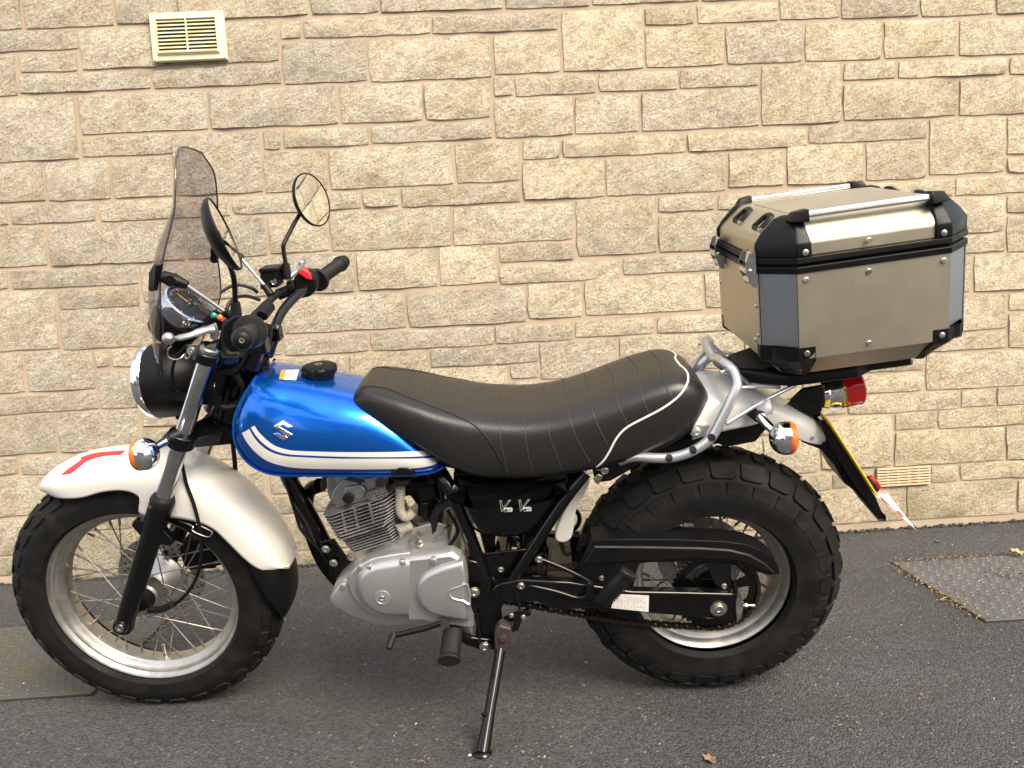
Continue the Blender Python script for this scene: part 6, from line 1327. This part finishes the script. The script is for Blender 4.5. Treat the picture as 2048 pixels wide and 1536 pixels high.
for sy in (-1, 1):
    for x, z in ((CA+.016, SZ-.024), (L_/2-.01, SZ-.024), (L_-CA-.014, SZ-.024), (L_/2-.01, -.008), (L_/2-.01, zl+.016)):
        g = G(); g.lathe([(0, .0058), (.002, .0056), (.003, .0045)], Vector((x, sy*(W_/2+.0036), z)), (0, sy, 0), 18); bo('rivet', g, 'steel')
for sx, x in ((-1, -.0036), (1, L_+.0036)):
    for y, z in ((-.135, .08), (-.135, .145), (.135, .08), (-.120, .005), (-.06, -.02), (.11, .0), (-.14, .02)):
        g = G(); g.lathe([(0, .0050), (.002, .0048), (.003, .0038)], Vector((x if z > 0 else x-sx*.02, y, z)), (sx, 0, 0), 16); bo('rivet', g, 'steel')

for sy in (-1, 1):
    g = G(); y = sy*(W_/2-.024); zz = H_+.002
    prof = [(0, -.0085), (.004, -.0075), (.0075, -.004)]+[(.0078 if k % 2 else .0068, -.003+k*.0022) for k in range(5)]+[(.004, .0085), (0, .009)]
    ring = [(a, b) for a, b in prof]+[(-a, b) for a, b in prof[-2:0:-1]]
    g.rings([[Vector((x, y+b*1.05, zz+a*.95)) for a, b in ring] for x in (.085, L_-.080)]); bo('top_rail', g, 'brail', smooth=30)
# lashing loops on the lid front and back, latches on the front
for sx in (-1, 1):
    for y in (-.085, .055) if sx < 0 else (-.06, .07):
        f = lambda a, b, z: Vector((a if sx < 0 else L_-a, b, z))
        lp_ = [f(.020, y-.022, z1+.022), f(.042, y-.016, z1+.040), f(.046, y, z1+.044), f(.042, y+.016, z1+.040), f(.020, y+.022, z1+.022)]
        g = G(); g.tube(cr(lp_, 5), .0066, 10); g.tube([lp_[0], lp_[-1]], .0048, 10); g.hull([f(.040, y+dy, z1+z) for dy in (-.014, .014) for z in (.030, .042)]+[f(.052, y+dy, z1+z) for dy in (-.010, .010) for z in (.036, .045)]); lo_ = bo('lashing_loop', g, 'matte')
        g = G(); g.tube([f(.018, y-.020, z1+.023), f(.018, y-.034, z1+.021)], .0045, 10); obj('loop_pin', g, M['steel'], lo_)
for y in (-.130, .105):
    g = G(); o_ = Vector((-.006, y, SZ-.004))
    g.hull([o_+Vector((x, dy, z)) for x, z in ((0, .038), (-.012, .036), (-.020, .018), (-.020, -.002), (-.010, -.030), (0, -.034)) for dy in (-.0235, -.0215)])
    g.hull([o_+Vector((x, dy, z)) for x, z in ((0, .038), (-.012, .036), (-.020, .018), (-.020, -.002), (-.010, -.030), (0, -.034)) for dy in (.0235, .0215)])
    g.hull([o_+Vector((x, dy, z)) for x, z in ((-.004, .036), (-.008, .034), (-.014, .016), (-.010, .014)) for dy in (-.022, .022)]); g.tube([o_+Vector((-.014, -.025, .002)), o_+Vector((-.014, .025, .002))], .007, 12); g.tube([o_+Vector((-.006, -.02, -.018)), o_+Vector((-.006, .02, -.018))], .009, 12)
    lt = bo('latch', g, 'matte' if 0 else 'stan', smooth=30)
    g = G(); g.lathe([(0, .0048), (.003, .0046), (.004, .003)], o_+Vector((-.014, -.0255, .002)), (0, -1, 0), 12); obj('latch_rivet', g, M['steel'], lt)
# mounting plate below
g = G()
def bl(px, v): return (BL.inverted() @ P(*px, v))
pts0 = [bl(q, v) for q, v in (((1456, 712), 0), )]
mp_ = empty('mounting_plate', bike)
g = G()
Z0 = P(1560, 768, -.09)
out0 = [(-.02, .035), (-.055, .085), (-.06, .14), (-.01, .165)]
ring = []
def PL(x, y, z): return BL @ Vector((x, y, z))
plan = [(.010, -.085), (-.030, -.045), (-.034, .045), (.010, .085), (.060, .125), (.200, .128), (.235, .095), (.330, .090), (.345, .06), (.345, -.06), (.330, -.090), (.235, -.095), (.200, -.128), (.060, -.125)]
g.rings([[PL(x*1.0+.01, y*.9, -.110) for x, y in plan], [PL(x, y, -.104) for x, y in plan], [PL(x, y, -.086) for x, y in plan], [PL(x+.002, y*.97, -.080) for x, y in plan]]); obj('plate', g, M['matte'], mp_, bevel=.003)
g = G(); g.rings([[PL(x, y, -.080) for x, y in ((-.028, -.04), (-.028, .04), (.02, .07), (.09, .07), (.09, -.07), (.02, -.07))], [PL(x, y, -.066) for x, y in ((-.022, -.03), (-.022, .03), (.02, .055), (.09, .055), (.09, -.055), (.02, -.055))]]); g.rings([[PL(x, y, -.081) for x, y in ((.09, -.10), (.30, -.08), (.30, .08), (.09, .10))], [PL(x, y, -.070) for x, y in ((.09, -.10), (.30, -.08), (.30, .08), (.09, .10))]]); obj('plate_key_cover', g, M['rub2'], mp_, bevel=.004)
g = G(); g.hull([PL(x, y, z) for x in (.04, .22) for y in (-.06, .06) for z in (-.108, -.120)]); obj('plate_spacer', g, M['matte'], mp_, bevel=.002)
print('objects', len(bpy.data.objects))

# ------------------------------------------------------------------ across the drive, behind the viewer: mirrored in the chrome and paint
M['render'] = mat('pale_render', (.55, .50, .42), .9, var=(3, .1)); M['roof'] = mat('slate_roof', (.07, .065, .065), .7, var=(6, .3)); M['hedge'] = mat('hedge_leaves', (.035, .07, .02), .7, var=(30, .5)); M['glassw'] = mat('window_glass', (.02, .025, .03), .05)
hs = empty('house', loc=(1.5, -11, 0)); tag(hs, 'pale house across the drive, seen only as a reflection in the chrome', 'house')
g = G(); g.box((0, -3, 2.5), (6, 3, 2.5)); obj('wall', g, M['render'], hs, smooth=0)
g = G(); g.prism([(-6.4, .4, 5), (-6.4, -3, 7.4), (-6.4, -6.4, 5)], (12.8, 0, 0)); obj('roof', g, M['roof'], hs, smooth=0)
for x in (-4.3, -1.2, 2.2, 4.6):
    for z in (1.4, 3.9):
        g = G(); g.box((x, .03, z), (.62, .05, .62)); f_ = obj('window', g, M['lwhite'], hs, smooth=0); g = G(); g.box((x, .085, z), (.54, .01, .54)); obj('pane', g, M['glassw'], f_, smooth=0)
g = G(); g.box((.5, .03, 1.05), (.5, .05, 1.05)); obj('door', g, M['gloss'], hs, smooth=0)
hg = G(); rs = random.Random(8)
for i in range(2600):
    x = rs.uniform(-14, -5.6); y = rs.uniform(-.6, .6); z = rs.uniform(0, 2.3); r_ = rs.uniform(.09, .22); d = Vector((rs.uniform(-1, 1), rs.uniform(-1, 1), rs.uniform(-1, 1))).normalized(); e_ = d.orthogonal().normalized(); f_ = d.cross(e_); c = Vector((x, y, z))
    hg.add([c+e_*r_, c+f_*r_*.7, c-e_*r_, c-f_*r_*.7], [(0, 1, 2, 3)])
h_ = obj('hedge', hg, M['hedge'], smooth=0); h_.location = (0, -9, 0); tag(h_, 'green hedge across the drive, seen only as a reflection in the chrome', 'hedge')
